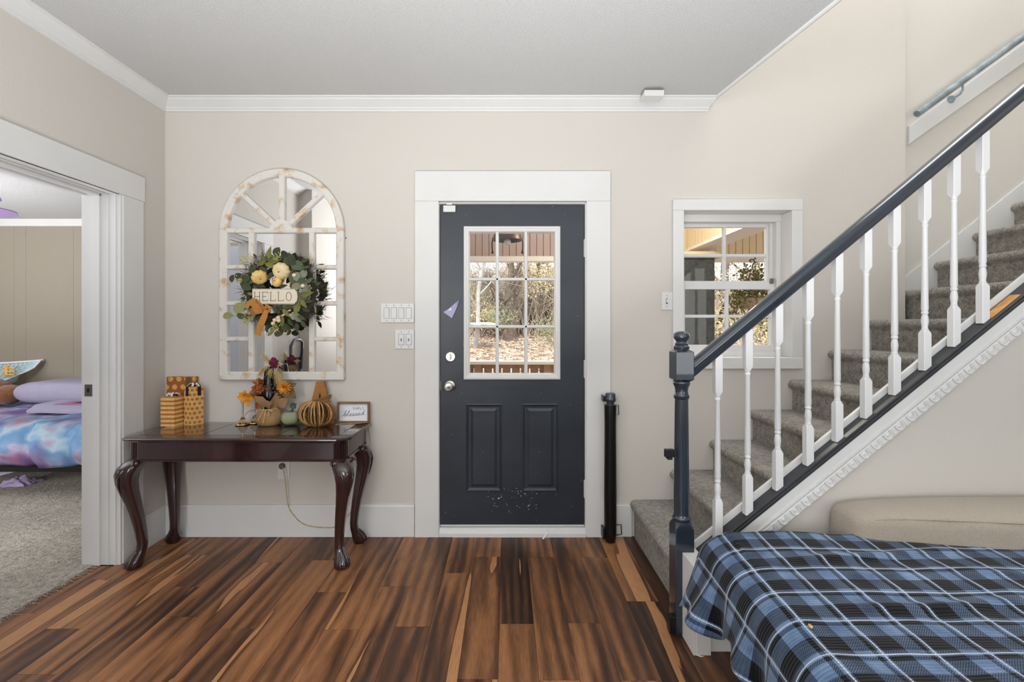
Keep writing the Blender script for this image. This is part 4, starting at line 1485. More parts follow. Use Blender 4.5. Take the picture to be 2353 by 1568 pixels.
SZ = 0.15306 * YWR / FPX
LV = [(780, 200, 190, 80, 'p', 'l'), (690, 260, 180, 120, 'p', 'l'), (740, 290, 150, 200, 'p', 'g'), (890, 190, 150, 60, 'r', 'd'), (1010, 230, 150, -20, 'r', 'd'), (1110, 290, 140, -60, 'r', 'd'),
      (850, 320, 210, 10, 'p', 'l'), (650, 360, 170, 200, 'p', 'l'), (800, 390, 180, -15, 'p', 'l'), (1200, 400, 200, -20, 'r', 'g'), (1290, 520, 140, 60, 'r', 's'), (1190, 560, 140, 80, 'r', 's'),
      (1270, 630, 130, 0, 'r', 'g'), (1180, 710, 140, 50, 'r', 's'), (1245, 760, 100, 90, 'p', 's'), (1340, 820, 190, 15, 'p', 'l'), (1380, 620, 130, 40, 'p', 'g'), (1110, 580, 180, 100, 'p', 'g'),
      (680, 480, 150, 110, 'r', 'd'), (800, 540, 160, 60, 'p', 'd'), (620, 690, 210, -15, 'p', 'd'), (990, 705, 130, 15, 'p', 'd'), (220, 590, 120, 70, 'r', 'd'), (310, 550, 110, 30, 'r', 'd'),
      (420, 590, 140, 20, 'r', 'd'), (490, 640, 100, 10, 'r', 'g'), (430, 710, 160, -30, 'r', 'd'), (530, 460, 120, 45, 'r', 'd'), (500, 820, 110, -10, 'p', 'l'), (330, 1030, 190, 60, 'r', 'y'),
      (155, 1150, 140, 10, 'r', 'y'), (350, 1150, 130, 0, 'r', 'g'), (1200, 1030, 210, 75, 'p', 'l'), (1290, 970, 140, -60, 'p', 'l'), (1030, 1110, 150, -50, 'p', 'l'), (1150, 1150, 130, 80, 'r', 's'),
      (1210, 1180, 140, -70, 'r', 's'), (970, 1230, 170, 80, 'p', 'l'), (1190, 1330, 140, -80, 'p', 'd'), (1290, 1280, 130, -60, 'p', 'd'), (910, 1420, 120, 0, 'r', 'd'), (800, 1410, 120, 45, 'p', 'l'),
      (740, 1340, 130, 100, 'p', 'd'), (1310, 320, 130, 20, 'p', 'd'), (1060, 1020, 150, 10, 'p', 'd'), (1050, 340, 150, -70, 'r', 'd'), (1120, 340, 120, -40, 'r', 'd'), (400, 670, 120, 200, 'r', 'd'),
      (1020, 1320, 150, -30, 'r', 'd'), (1100, 1260, 140, -60, 'p', 'd'), (1260, 1180, 130, -30, 'p', 'd'), (1330, 1060, 130, -20, 'p', 'd'), (1370, 930, 120, 0, 'p', 'd'), (620, 1180, 130, 200, 'p', 'd'),
      (530, 1150, 120, 230, 'p', 'y'), (860, 1300, 120, -100, 'p', 'l'), (380, 890, 90, 180, 'p', 'd'), (960, 1010, 100, 200, 'p', 'g'), (560, 250, 90, 130, 'p', 'd'), (1340, 420, 110, 10, 'p', 'd')]
for i, (zx, zy, L, ang, kind, c) in enumerate(LV):
    y = YWR - 0.012 - 0.022 * rw.random()
    x, z = wz(zx, zy, y)
    m = add_leaf(MB(), x, y, z, R(ang), L * SZ * 1.05, L * SZ * (0.46 if kind == 'p' else 0.78), rw.uniform(-.25, .25), rw.uniform(-.45, .45), kind == 'p')
    m.build('wreath_leaf', M['leaf_' + c], wr_, smooth=80)
for i in range(46):          # darker leaves deeper in the ring
    a = rw.uniform(0, 2 * PI)
    rad = rw.uniform(0.165, 0.235)
    x, z = wrx + rad * math.cos(a), wrz + rad * math.sin(a)
    L = rw.uniform(0.04, 0.065)
    add_leaf(MB(), x, rw.uniform(2.80, 2.84), z, a + rw.uniform(-1.2, 1.2), L, L * .5, rw.uniform(-.4, .4), rw.uniform(-.5, .5)).build('wreath_leaf', M['leaf_d' if rw.random() < .6 else 'leaf_g'], wr_, smooth=80)
st_ = MB()
for zx0, zy0, zx1, zy1 in ((230, 1160, 420, 1120), (420, 1120, 560, 1000), (250, 600, 480, 640), (1220, 760, 1260, 640), (1250, 880, 1180, 1100)):
    a, b = wz(zx0, zy0), wz(zx1, zy1)
    st_.tube([(a[0], 2.79, a[1]), ((a[0] + b[0]) / 2, 2.785, (a[1] + b[1]) / 2 - .003), (b[0], 2.79, b[1])], 0.0016, 4)
st_.build('leaf_stem', M['moss_yellow'], wr_)
sprig = MB()
for cx_, cy_, rad, cnt in ((350, 600, 60, 30), (470, 1190, 70, 34), (880, 1310, 70, 36), (920, 260, 60, 24), (420, 330, 60, 18)):
    for i in range(cnt):
        x, z = wz(cx_ + rw.gauss(0, rad * .5), cy_ + rw.gauss(0, rad * .5))
        sprig.sphere((x, rw.uniform(2.765, 2.785), z), (rw.uniform(.0025, .006),) * 3, 6, 4)
o = sprig.build('seed_sprig', M['moss_yellow'], wr_)
o['kind'] = 'stuff'
for (zx, zy, r, mt, nv) in ((955, 475, 128, 'pumpkin_cream', (-0.1, -0.75, -0.25)), (625, 570, 112, 'pumpkin_yellow', (0.55, -0.6, -0.5)), (890, 640, 78, 'pumpkin_yellow', (-0.4, -0.6, 0.2))):
    x, z = wz(zx, zy, 2.77)
    po = pumpkin(MB(), (x, 2.772, z), r * SZ * 1.02, r * SZ * 1.45, 10, nv).build('mini_pumpkin', M[mt], wr_, smooth=70)
    nvv = Vector(nv).normalized() * r * SZ * 0.62
    MB().tube([Vector((x, 2.772, z)) + nvv * .75, Vector((x, 2.772, z)) + nvv * 1.12], [0.004, 0.003], 6).build('stem', M['bow'], po)
for zx, zy, r in ((1360, 735, 66), (890, 1050, 78)):
    x, z = wz(zx, zy, 2.765)
    rs_ = MB()
    for k in range(3):
        for i in range(6):
            a = 2 * PI * i / 6 + k * .5
            rr = r * SZ * (1 - .3 * k) * .55
            add_leaf(rs_, x + rr * math.cos(a), 2.768 - .006 * k, z + rr * math.sin(a), a, r * SZ * .8, r * SZ * .6, 0.5 + .3 * k, 0, False)
    rs_.build('succulent_rosette', M['leaf_s' if zx > 1000 else 'leaf_g'], wr_, smooth=80)
for zx, zy in ((860, 1215), (910, 1180), (918, 1222), (832, 1265), (1150, 540), (1280, 700)):
    x, z = wz(zx, zy, 2.762)
    MB().sphere((x, 2.762, z), 30 * SZ, 12, 8).build('berry', M['berry'], wr_, smooth=80)
# sign board
ys = 2.765
a, b = wz(520, 978, ys), wz(1196, 742, ys)
zm = (a[1] + b[1]) / 2
sg = MB().prism_xz([(a[0], a[1]), (b[0] - 0.022, a[1]), (b[0] - 0.004, a[1] + .02), (b[0], zm), (b[0] - 0.004, b[1] - .02), (b[0] - 0.022, b[1]), (a[0], b[1])], ys, ys + 0.008).build('hello_sign', M['sign'], wr_, bevel=0.001, label='cream sign board reading HELLO')
sb = MB()
for zz in (a[1] + .003, b[1] - .003):
    sb.box(a[0], b[0] - .022, ys - .001, ys, zz - .0009, zz + .0009)
sb.build('sign_border', M['ink_black'], sg)
tx = MB()
for ch, q0, q1 in (('H', 548, 640), ('E', 668, 765), ('L', 790, 882), ('L', 905, 998), ('O', 1022, 1115)):
    p0, p1 = wz(q0, 925, ys), wz(q1, 795, ys)
    w, h = p1[0] - p0[0], p1[1] - p0[1]
    strokes(tx, GLY[ch], p0[0], p0[1], w, h, ys - .0006, .0014)
    for (u, v) in SERIF.get(ch, []):
        strokes(tx, [[(u - .14, v), (u + .14, v)]], p0[0], p0[1], w, h, ys - .0006, .0012)
tx.build('lettering', M['ink_black'], sg)
# bow


def ribbon(mb, pts, widths, t=0.001):
    """flat ribbon through 3D points, width direction in the wall plane"""
    rings = []
    pts = [Vector(p) for p in pts]
    for i, p in enumerate(pts):
        tg = (pts[min(i + 1, len(pts) - 1)] - pts[max(i - 1, 0)])
        tg.y *= 0.3
        tg.normalize()
        s = Vector((-tg.z, 0, tg.x)).normalized() * widths[i] / 2
        rings.append([tuple(p - s), tuple(p + s), tuple(p + s + Vector((0, t, 0))), tuple(p - s + Vector((0, t, 0)))])
    return mb.loft(rings)


def wp(zx, zy, y):
    x, z = wz(zx, zy, y)
    return (x, y, z)


bw = empty('ribbon_bow', wp(680, 1040, 2.75))
bw.parent = wr_
bw.location = Vector(wp(680, 1040, 2.75)) - WO['autumn_wreath']
WO[bw.name] = Vector(wp(680, 1040, 2.75))
ribbon(MB(), [wp(690, 1090, 2.765), wp(600, 1030, 2.745), wp(520, 960, 2.735), wp(560, 930, 2.75), wp(690, 1030, 2.765)], [0.0203, 0.0377, 0.0406, 0.0377, 0.0174]).build('bow_loop', M['bow'], bw, smooth=60)
ribbon(MB(), [wp(690, 1080, 2.765), wp(580, 1085, 2.742), wp(490, 1110, 2.735), wp(560, 1010, 2.755), wp(680, 1050, 2.76)], [0.0203, 0.0348, 0.0377, 0.0348, 0.0174]).build('bow_loop', M['bow'], bw, smooth=60)
ribbon(MB(), [wp(690, 1060, 2.765), wp(740, 1000, 2.745), wp(790, 1030, 2.74), wp(770, 1080, 2.75), wp(700, 1080, 2.765)], [0.0174, 0.0261, 0.0232, 0.0203, 0.0145]).build('bow_loop', M['bow'], bw, smooth=60)
ribbon(MB(), [wp(735, 1070, 2.757), wp(700, 1160, 2.745), wp(650, 1270, 2.742), wp(610, 1400, 2.752), wp(600, 1440, 2.755)], [0.0261, 0.0377, 0.0406, 0.0377, 0.0377]).build('bow_tail', M['bow'], bw, smooth=60)
ribbon(MB(), [wp(560, 900, 2.762), wp(470, 960, 2.752), wp(420, 1030, 2.755)], [0.0261, 0.0290, 0.0290]).build('bow_tail', M['bow'], bw, smooth=60)
wr2 = MB()
for i in range(6):
    ribbon(wr2, [wp(478 + i * 3, 1045 + i * 14, 2.731), wp(530 + i * 8, 1058 + i * 12, 2.736)], [.0012, .0009])
wr2.build('ribbon_print', M['ink_black'], bw)

# ------------------------------------------------------------------ things on the console table


def gift(name, corner, a, b, h, mat, label, uvoff=(0, 0)):
    """box from a front corner with two edge vectors"""
    root = empty(name, (corner[0] + (a[0] + b[0]) / 2, corner[1] + (a[1] + b[1]) / 2, TZ), label, 'gift box', 'autumn gift boxes')
    c = Vector((corner[0], corner[1], TZ))
    A, B, H = Vector((a[0], a[1], 0)), Vector((b[0], b[1], 0)), Vector((0, 0, h))
    m = MB()
    uv = []
    for (o_, e1, e2) in ((c, A, H), (c, B, H), (c + A, B, H), (c + B, A, H), (c + H, A, B), (c, A, B)):
        m.add([o_, o_ + e1, o_ + e1 + e2, o_ + e2], [(0, 1, 2, 3)])
        l1, l2 = e1.length, e2.length
        uv += [(uvoff[0], uvoff[1]), (uvoff[0] + l1, uvoff[1]), (uvoff[0] + l1, uvoff[1] + l2), (uvoff[0], uvoff[1] + l2)]
    m.build('box', mat, root, uvs=uv)
    return root, c, A, B, H


g1, c, A, B, H = gift('gift_box', (-2.002, 2.749), (-0.083, 0.0), (0.012, 0.068), 0.178, M['gift_stripe'], 'small orange and cream striped gift box at the front of the box group')
ctr = c + A * .5 + B * .5 + H
m = MB()
for q in range(4):
    aa = q * PI / 2 + .5
    m.tube([ctr + Vector((0, 0, .004)), ctr + Vector((math.cos(aa) * .02, math.sin(aa) * .02, .018)), ctr + Vector((math.cos(aa) * .03, math.sin(aa) * .03, .004))], .006, 5)
m.build('bow', M['ribbon_white'], g1)
m = MB()
m.sphere(ctr + Vector((0, 0, .009)), (.016, .012, .009), 8, 5).tube([ctr + Vector((-.034, -.008, .004)), ctr + Vector((-.018, -.006, .014))], .006, 5).tube([ctr + Vector((.034, .0, .003)), ctr + Vector((.018, .0, .012))], .006, 5)
m.build('bow_knot', M['ribbon_black'], g1)
g2, c, A, B, H = gift('gift_box', (-1.921, 2.786), (-0.056, 0.012), (0.036, 0.054), 0.232, M['gift_light'], 'tall cream gift box with orange dots beside the striped one')
ctr = c + A * .5 + B * .5 + H
m = MB()
for q in range(5):
    aa = q * 1.256
    m.tube([ctr + Vector((0, 0, .004)), ctr + Vector((math.cos(aa) * .018, math.sin(aa) * .018, .02)), ctr + Vector((math.cos(aa) * .032, math.sin(aa) * .028, .004))], .005, 5)
m.build('bow', M['ribbon_white'], g2)
m = MB()
m.sphere(ctr + Vector((0, 0, .01)), (.014, .012, .009), 8, 5)
for q in (0.4, 2.5, 4.2):
    m.tube([ctr + Vector((0, 0, .012)), ctr + Vector((math.cos(q) * .022, math.sin(q) * .022, .016)), ctr + Vector((math.cos(q) * .034, math.sin(q) * .034, .003))], .004, 5)
m.build('bow_knot', M['ribbon_black'], g2)
for t_, o_ in ((.30, B), (.62, None)):
    m = MB()
    p = c + A * t_ + H - Vector((0, .0012, 0)) if o_ is None else c + B * .62 + H
    n2 = Vector((0.8, -0.5, 0)) * .001
    d2 = (A if o_ is None else B).normalized() * .010
    m.add([p + n2 - d2, p + n2 + d2, p + n2 + d2 - Vector((0, 0, .055)), p + n2 - d2 - Vector((0, 0, .055))], [(0, 1, 2, 3)])
    m.build('ribbon_tail', M['ribbon_black'], g2)
g3, c, A, B, H = gift('gift_box', (-1.952, 2.858), (-0.175, -0.004), (0.0, 0.030), 0.288, M['gift_dark'], 'rust coloured gift box with cream dots standing behind the other two')
m = MB()
p = c + A * .12 + H + Vector((0, -.003, 0))
m.box(p.x - .035, p.x - .003, p.y - .001, p.y + .0005, p.z - .07, p.z - .001)
m.build('ribbon_band', M['brown_leaf'], g3)

# gilt candlesticks with silk leaves
def candlestick(x, y, label, hgt):
    cs_ = empty('candlestick', (x, y, TZ), label, 'candlestick', 'gilt candlesticks on the console')
    MB().lathe([(0.0, 0), (0.038, 0), (0.043, 0.004), (0.040, 0.009), (0.026, 0.013), (0.012, 0.018), (0.0, 0.02)], (x, y, TZ), 20).build('base', M['brass'], cs_, smooth=40)
    MB().lathe([(0.0, 0.018), (0.020, 0.018), (0.026, 0.022), (0.016, 0.034), (0.007, 0.05), (0.0, 0.052)], (x, y, TZ), 18).build('glass_bulb', M['clear'], cs_, smooth=60)
    MB().lathe([(0.0045, 0.045), (0.0045, hgt), (0.0, hgt)], (x, y, TZ), 10).build('stem', M['chrome'], cs_, smooth=60)
    return cs_


k1 = candlestick(PX(558, 2.80), 2.80, 'gilt candlestick carrying an orange silk leaf, left of the burlap bottle', 0.155)
k2 = candlestick(PX(586, 2.845), 2.845, 'gilt candlestick half hidden behind the left side of the burlap bottle', 0.135)
sl = empty('silk_leaf_spray', (PX(565, 2.79), 2.79, 0.885), 'orange silk leaf spray on top of the left candlestick', 'artificial leaf')
for (px, py, ang, L, w_, tl) in ((560, 912, 10, .09, .05, .2), (556, 914, 170, .06, .05, .3), (572, 910, -10, .07, .05, -.2), (562, 903, 80, .035, .03, .2), (567, 925, -75, .06, .034, .1), (555, 908, 150, .05, .03, .4), (578, 914, -30, .05, .03, .1)):
    add_leaf(MB(), PX(px, 2.79), 2.79 + random.uniform(-.012, .012), PZ(py, 2.79), R(ang), L, w_, tl, random.uniform(-.5, .5)).build('leaf', M['orange'], sl, smooth=80)
m = MB()
m.tube([(PX(551, 2.79), 2.79, PZ(915, 2.79)), (PX(551, 2.79), 2.80, PZ(925, 2.79)), (PX(557, 2.79), 2.80, PZ(933, 2.79))], .0013, 4)
m.tube([(PX(562, 2.80), 2.80, PZ(955, 2.80)), (PX(570, 2.80), 2.80, PZ(947, 2.80)), (PX(586, 2.84), 2.84, PZ(945, 2.80))], .0015, 4)
m.build('wire_tendril', M['twig'], sl)

# burlap wrapped bottle arrangement
bxx, byy = PX(619, 2.80), 2.80
bo = empty('flower_bottle', (bxx, byy, TZ), 'dark bottle wrapped in burlap with raffia and orange flowers', 'flower arrangement')
rings = []
rb = random.Random(5)
for r_, z_ in ((0.052, 0.0), (0.066, 0.006), (0.074, 0.03), (0.073, 0.058), (0.063, 0.086), (0.049, 0.103), (0.053, 0.116), (0.070, 0.134), (0.082, 0.160), (0.090, 0.186)):
    ring = []
    for i in range(28):
        a = 2 * PI * i / 28
        am = 0.05 if z_ < 0.08 else 0.10
        k = 1 + am * math.sin(7 * a + z_ * 20) * (0.4 + z_ * 4) + (0.12 * math.sin(3 * a + 1) if z_ > .12 else 0)
        zz = z_ + (0.022 * math.sin(3 * a + 2.2) + .012 * math.sin(7 * a) if z_ > .125 else 0)
        ring.append((bxx + r_ * k * math.cos(a), byy + r_ * k * math.sin(a) * .85, TZ + zz))
    rings.append(ring)
MB().loft(rings, True, False).build('burlap_sack', M['burlap'], bo, smooth=70)
tw_ = MB().torus((bxx, byy, TZ + 0.1), 0.050, 0.004, 'Z', 24, 6)
for dx, L in ((-.01, .06), (.004, .075), (.02, .03)):
    tw_.tube([(bxx + dx, byy - .05, TZ + .1), (bxx + dx * 1.6, byy - .066, TZ + .1 - L * .5), (bxx + dx * 2.2 - .012, byy - .07, TZ + .1 - L)], .003, 5)
tw_.tube([(bxx + .0, byy - .05, TZ + .1), (bxx + .03, byy - .066, TZ + .104), (bxx + .05, byy - .06, TZ + .094)], .004, 5)
tw_.build('twine_tie', M['straw'], bo, smooth=60)
MB().lathe([(0.044, 0.10), (0.050, 0.15), (0.052, 0.19), (0.044, 0.22), (0.038, 0.245), (0.033, 0.27), (0.028, 0.345), (0.020, 0.36), (0.0, 0.362)], (bxx, byy, TZ), 20).build('bottle', M['black'], bo, smooth=50)


def tuft(mb, p, d, L, n, spread, r=.0009, rr=rb):
    d = Vector(d).normalized()
    for i in range(n):
        dd = (d + Vector((rr.gauss(0, spread), rr.gauss(0, spread), rr.gauss(0, spread)))).normalized()
        l = L * rr.uniform(.6, 1.1)
        p0 = Vector(p) + Vector((rr.gauss(0, .006), rr.gauss(0, .005), rr.gauss(0, .005)))
        mb.tube([p0, p0 + dd * l * .5 + Vector((0, -.004, 0)), p0 + dd * l + Vector((0, 0, -.01 * l / .05))], [r, r, r * .5], 3)


def bp_(px, py, y=2.775):
    return (PX(px, y), y, PZ(py, y))


tf = MB()
tuft(tf, bp_(617, 832), (-.5, -.1, 1), .062, 40, .2)
tuft(tf, bp_(622, 850), (-.1, -.2, -1), .045, 30, .3)
tuft(tf, bp_(636, 856), (.40, -.1, -1), .085, 60, .13)
tuft(tf, bp_(604, 850), (-.5, -.1, -.9), .05, 36, .2)
tuft(tf, bp_(638, 836), (1, -.1, -.3), .03, 8, .2, .002)
tuft(tf, bp_(616, 842), (-.2, -.2, -.6), .03, 22, .35)
o = tf.build('raffia', M['straw'], bo)
o['kind'] = 'stuff'
to = MB()
tuft(to, bp_(608, 848), (-.2, .1, -.5), .03, 30, .5)
tuft(to, bp_(640, 848, 2.80), (.5, .2, -.7), .04, 30, .35)
o = to.build('dry_stalks', M['straw_dark'], bo)
o['kind'] = 'stuff'
fm = MB()
rf = random.Random(9)
for i in range(70):
    u = rf.uniform(0, 2 * PI)
    v = rf.uniform(-1, 1)
    p = Vector((math.cos(u) * math.sqrt(1 - v * v) * .024, -abs(math.sin(u)) * math.sqrt(1 - v * v) * .02, v * .031))
    q = Matrix.Rotation(R(-28), 4, 'Y') @ p
    add_leaf(fm, bp_(630, 834)[0] + q.x, 2.775 + q.y, bp_(630, 834)[2] + q.z, rf.uniform(0, 6.28), .016, .011, rf.uniform(-.5, .9), rf.uniform(-.8, .8))
fm.sphere(bp_(630, 834), (.021, .016, .028), 12, 8)
fm.build('maroon_flower', M['maroon'], bo, smooth=80)
sun_f = MB()
for ring_, nn, rr_, tl in ((0, 15, .046, .3), (1, 12, .036, .7), (2, 9, .024, 1.0)):
    for i in range(nn):
        a = 2 * PI * i / nn + ring_ * .3
        cx_, cz_ = bp_(652, 891, 2.765)[0], bp_(652, 891, 2.765)[2]
        add_leaf(sun_f, cx_ + rr_ * .55 * math.cos(a), 2.768 - ring_ * .006, cz_ + rr_ * .5 * math.sin(a), a, rr_ * .95, .014, tl, 0)
sun_f.build('orange_flower', M['orange'], bo, smooth=80)
ru = MB()
for (px, py, n_p, sp_r) in ((603, 886, 60, .034), (588, 903, 40, .028), (608, 899, 34, .022), (598, 878, 26, .02)):
    for i in range(n_p):
        x, y, z = bp_(px, py, 2.77)
        add_leaf(ru, x + rf.gauss(0, sp_r * .55), y + rf.uniform(-.012, .012), z + rf.gauss(0, sp_r * .5), rf.uniform(0, 6.28), rf.uniform(.018, .036), rf.uniform(.014, .024), rf.uniform(-.8, .8), rf.uniform(-.8, .8), False)
ru.build('rust_hydrangea', M['rust'], bo, smooth=80)
bd = MB()
for (px, py) in ((628, 893), (634, 885), (640, 900), (622, 885), (632, 902), (625, 903), (618, 897), (641, 907), (647, 908)):
    x, y, z = bp_(px, py, 2.765)
    bd.sphere((x, y, z), .0085, 9, 6)
bd.build('dark_seed_pods', M['needle_brown'], bo, smooth=80)
for (px, py, ang, L, w_, mt) in ((664, 902, -40, .115, .075, 'brown_leaf'), (664, 888, 20, .09, .06, 'brown_leaf'), (590, 893, 170, .08, .05, 'rust'), (650, 925, 40, .09, .06, 'burlap'), (606, 915, 140, .07, .045, 'brown_leaf'), (596, 930, 240, .085, .045, 'rust'), (600, 918, 200, .06, .035, 'bow'), (660, 908, 230, .08, .04, 'brown_leaf'), (643, 912, 200, .05, .03, 'leaf_d')):
    x, y, z = bp_(px, py, 2.775)
    add_leaf(MB(), x, y, z, R(ang), L, w_, rf.uniform(-.2, .3), rf.uniform(-.4, .4)).build('dry_leaf', M[mt], bo, smooth=80)

# knitted pumpkin
kx, ky = PX(668, 2.80), 2.80
kp = empty('knit_pumpkin', (kx, ky, TZ), 'sage green knitted pumpkin beside the burlap bottle', 'pumpkin')
pumpkin(MB(), (kx, ky, TZ + 0.045), 0.058, 0.092, 5, None, 60).build('knit_body', M['knit'], kp, smooth=80)
MB().tube([(kx + .004, ky, TZ + .075), (kx + .012, ky, TZ + .10), (kx + .022, ky - .004, TZ + .116)], [.008, .006, .005], 7).build('stem', M['teal'], kp, smooth=60)
for ang, tl in ((70, .2), (120, .4), (30, -.1), (100, -.3)):
    add_leaf(MB(), kx + .02, ky - .01, TZ + .118, R(ang), .045, .03, tl, .2).build('felt_leaf', M['teal'], kp, smooth=80)

# grapevine pumpkin
vx_, vy_ = PX(728, 2.755), 2.755
vp = empty('vine_pumpkin', (vx_, vy_, TZ), 'round twig pumpkin woven from tan canes with a twig stem', 'pumpkin')
for i in range(34):
    a = 2 * PI * i / 34 + rb.uniform(-.07, .07)
    pts = []
    rr_ = rb.uniform(.105, .114)
    for j in range(11):
        t = j / 10
        th = PI * (0.06 + 0.88 * t)
        rad = math.sin(th) ** 0.75 * rr_
        z = 0.079 - math.cos(th) * 0.074
        aa = a + .06 * math.sin(3 * t + i)
        pts.append((vx_ + rad * math.cos(aa), vy_ + rad * math.sin(aa) * .55, TZ + z))
    MB().tube(pts, rb.uniform(.0034, .0056), 6).build('cane', M['cane'] if i % 3 else M['twig'], vp, smooth=80)
cn = MB()
for i in range(26):
    a, b = rb.uniform(0, 6.28), rb.uniform(0, 6.28)
    cn.tube([(vx_ + .085 * math.cos(a), vy_ + .04 * math.sin(a), TZ + rb.uniform(.015, .14)), (vx_ + .02 * math.cos(b), vy_, TZ + rb.uniform(.03, .12)), (vx_ + .085 * math.cos(b), vy_ + .04 * math.sin(b), TZ + rb.uniform(.015, .14))], .0022, 4)
cn.build('inner_twigs', M['twig'], vp)
sm = MB()
for i in range(7):
    d0 = rb.uniform(-.006, .006)
    sm.tube([(PX(716, 2.74), 2.745 + d0, PZ(923, 2.74)), (PX(733, 2.74), 2.735 + d0, PZ(918, 2.74) + d0), (PX(750, 2.74), 2.735 + d0, PZ(913, 2.74) + d0), (PX(762, 2.74), 2.735 + d0, PZ(911, 2.74) + d0 * 2)], .003, 4)
sm.build('twig_stem', M['twig'], vp)

# standing letter A
ya, yb2 = 2.838, 2.868
la = empty('letter_block', (PX(735, ya), 2.85, TZ), 'brown standing letter A behind the twig pumpkin', 'letter')
def pa(px, py):
    return (PX(px, ya), PZ(py, ya))
zb_ = TZ
zt_ = PZ(878, ya)
xl_, xr_ = PX(703, ya), PX(767, ya)
xtl, xtr = PX(726.5, ya), PX(743.5, ya)
xm_ = (xtl + xtr) / 2
zbar0, zbar1 = TZ + .085, TZ + .118
def lerp(a, b, t):
    return a + (b - a) * t
def edge_x(side, z):
    t = (z - zb_) / (zt_ - zb_)
    return lerp(xl_, xtl, t) if side < 0 else lerp(xr_, xtr, t)
zap = PZ(900, ya)
lm = MB()
lm.prism_xz([(xl_, zb_), (xl_ + .052, zb_), (edge_x(-1, zbar0) + .050, zbar0), (edge_x(-1, zbar0), zbar0)], ya, yb2)
lm.prism_xz([(xr_ - .052, zb_), (xr_, zb_), (edge_x(1, zbar0), zbar0), (edge_x(1, zbar0) - .050, zbar0)], ya, yb2)
lm.prism_xz([(edge_x(-1, zbar0), zbar0), (edge_x(1, zbar0), zbar0), (edge_x(1, zbar1), zbar1), (edge_x(-1, zbar1), zbar1)], ya, yb2)
lm.prism_xz([(edge_x(-1, zbar1), zbar1), (xm_ - .016, zbar1), (xm_, zap), (xm_, zt_), (xtl, zt_)], ya, yb2)
lm.prism_xz([(xm_ + .016, zbar1), (edge_x(1, zbar1), zbar1), (xtr, zt_), (xm_, zt_), (xm_, zap)], ya, yb2)
lm.build('letter_face', M['kraft'], la)

# framed SIMPLY blessed sign
yf = 2.850
fs_ = empty('framed_sign', (PX(810, yf), 2.862, TZ), 'small brown box frame sign reading SIMPLY blessed', 'sign')
fx0, fx1, fz0, fz1 = PX(774, yf), PX(848, yf), TZ, PZ(925, yf)
wd = 0.0105
fr = MB()
fr.box(fx0, fx1, yf, yf + .026, fz0, fz0 + wd).box(fx0, fx1, yf, yf + .026, fz1 - wd, fz1).box(fx0, fx0 + wd, yf, yf + .026, fz0 + wd, fz1 - wd).box(fx1 - wd, fx1, yf, yf + .026, fz0 + wd, fz1 - wd)
fr.build('frame', M['frame_wood'], fs_, bevel=.0015)
pb = bx('print_board', M['paper'], fx0 + wd, fx1 - wd, yf + .016, yf + .02, fz0 + wd, fz1 - wd, fs_)
tx = MB()
yt = yf + .0156
x = PX(809, yf)
for ch in 'SIMPLY':
    w_ = .0085 if ch != 'I' else .004
    strokes(tx, GLY[ch], x, PZ(942.5, yf), w_, .0135, yt, .0009)
    x += w_ + .0042
SCR = [  # connected handwriting: one path per letter, x advance in em
    ('b', [(-.15, .1), (.1, .5), (.32, 1.25), (.28, 1.5), (.16, 1.3), (.12, .5), (.14, .05), (.3, -.02), (.46, .2), (.42, .5), (.26, .45), (.3, .3), (.6, .45)], .5),
    ('l', [(.0, .3), (.2, .7), (.36, 1.3), (.3, 1.5), (.18, 1.25), (.16, .4), (.24, 0), (.46, .15)], .42),
    ('e', [(.0, .12), (.3, .35), (.34, .58), (.2, .6), (.1, .35), (.16, .04), (.32, 0), (.5, .18)], .46),
    ('s', [(.0, .14), (.24, .66), (.26, .5), (.34, .2), (.22, 0), (.06, .04), (.3, .05), (.48, .18)], .46),
    ('s', [(.0, .14), (.24, .66), (.26, .5), (.34, .2), (.22, 0), (.06, .04), (.3, .05), (.48, .18)], .46),
    ('e', [(.0, .12), (.3, .35), (.34, .58), (.2, .6), (.1, .35), (.16, .04), (.32, 0), (.5, .18)], .48),
    ('d', [(.36, .5), (.2, .62), (.06, .3), (.14, 0), (.32, .2), (.5, 1.05), (.56, 1.4), (.44, .4), (.5, .02), (.7, .2)], .5)]
x = PX(787, yf)
em_ = .0385
z0 = PZ(958.5, yf)
for ch, p, adv in SCR:
    pts = smooth_path([(u, v) for u, v in p], 4)
    strokes(tx, [pts], x, z0, em_ * .95, em_ * .62, yt, .0011, lambda q: (q[0] + (q[2] - z0) * .22, q[1], q[2] + (q[0] - PX(787, yf)) * .07))
    x += adv * em_
tx.build('lettering', M['ink'], pb)

# string light cord and outlet
ol = empty('wall_outlet', (PX(651, 2.89), 2.895, PZ(1079, 2.89)), 'white wall outlet under the console table', 'outlet')
bx('cover_plate', M['plastic'], PX(637.5, 2.893), PX(665, 2.893), 2.893, 2.8995, PZ(1102, 2.893), PZ(1056, 2.893), ol, bevel=.002)
for py in (1069, 1090):
    MB().lathe([(0, 0), (.016, 0), (.016, .002), (0, .003)], (PX(651, 2.893), 2.893, PZ(py, 2.893)), 14, 'Y').build('socket', M['plastic'], ol, smooth=40)
cd = empty('string_light_cord', (PX(700, 2.87), 2.87, PZ(1150, 2.87)), 'thin twisted string light cord running from the outlet up over the table end', 'cord')
MB().lathe([(0, 0), (.019, 0), (.019, .012), (.014, .02), (0, .022)], (PX(649, 2.889), 2.889, PZ(1071, 2.889)), 14, 'Y').build('plug', M['outlet_plug'], cd, smooth=40)
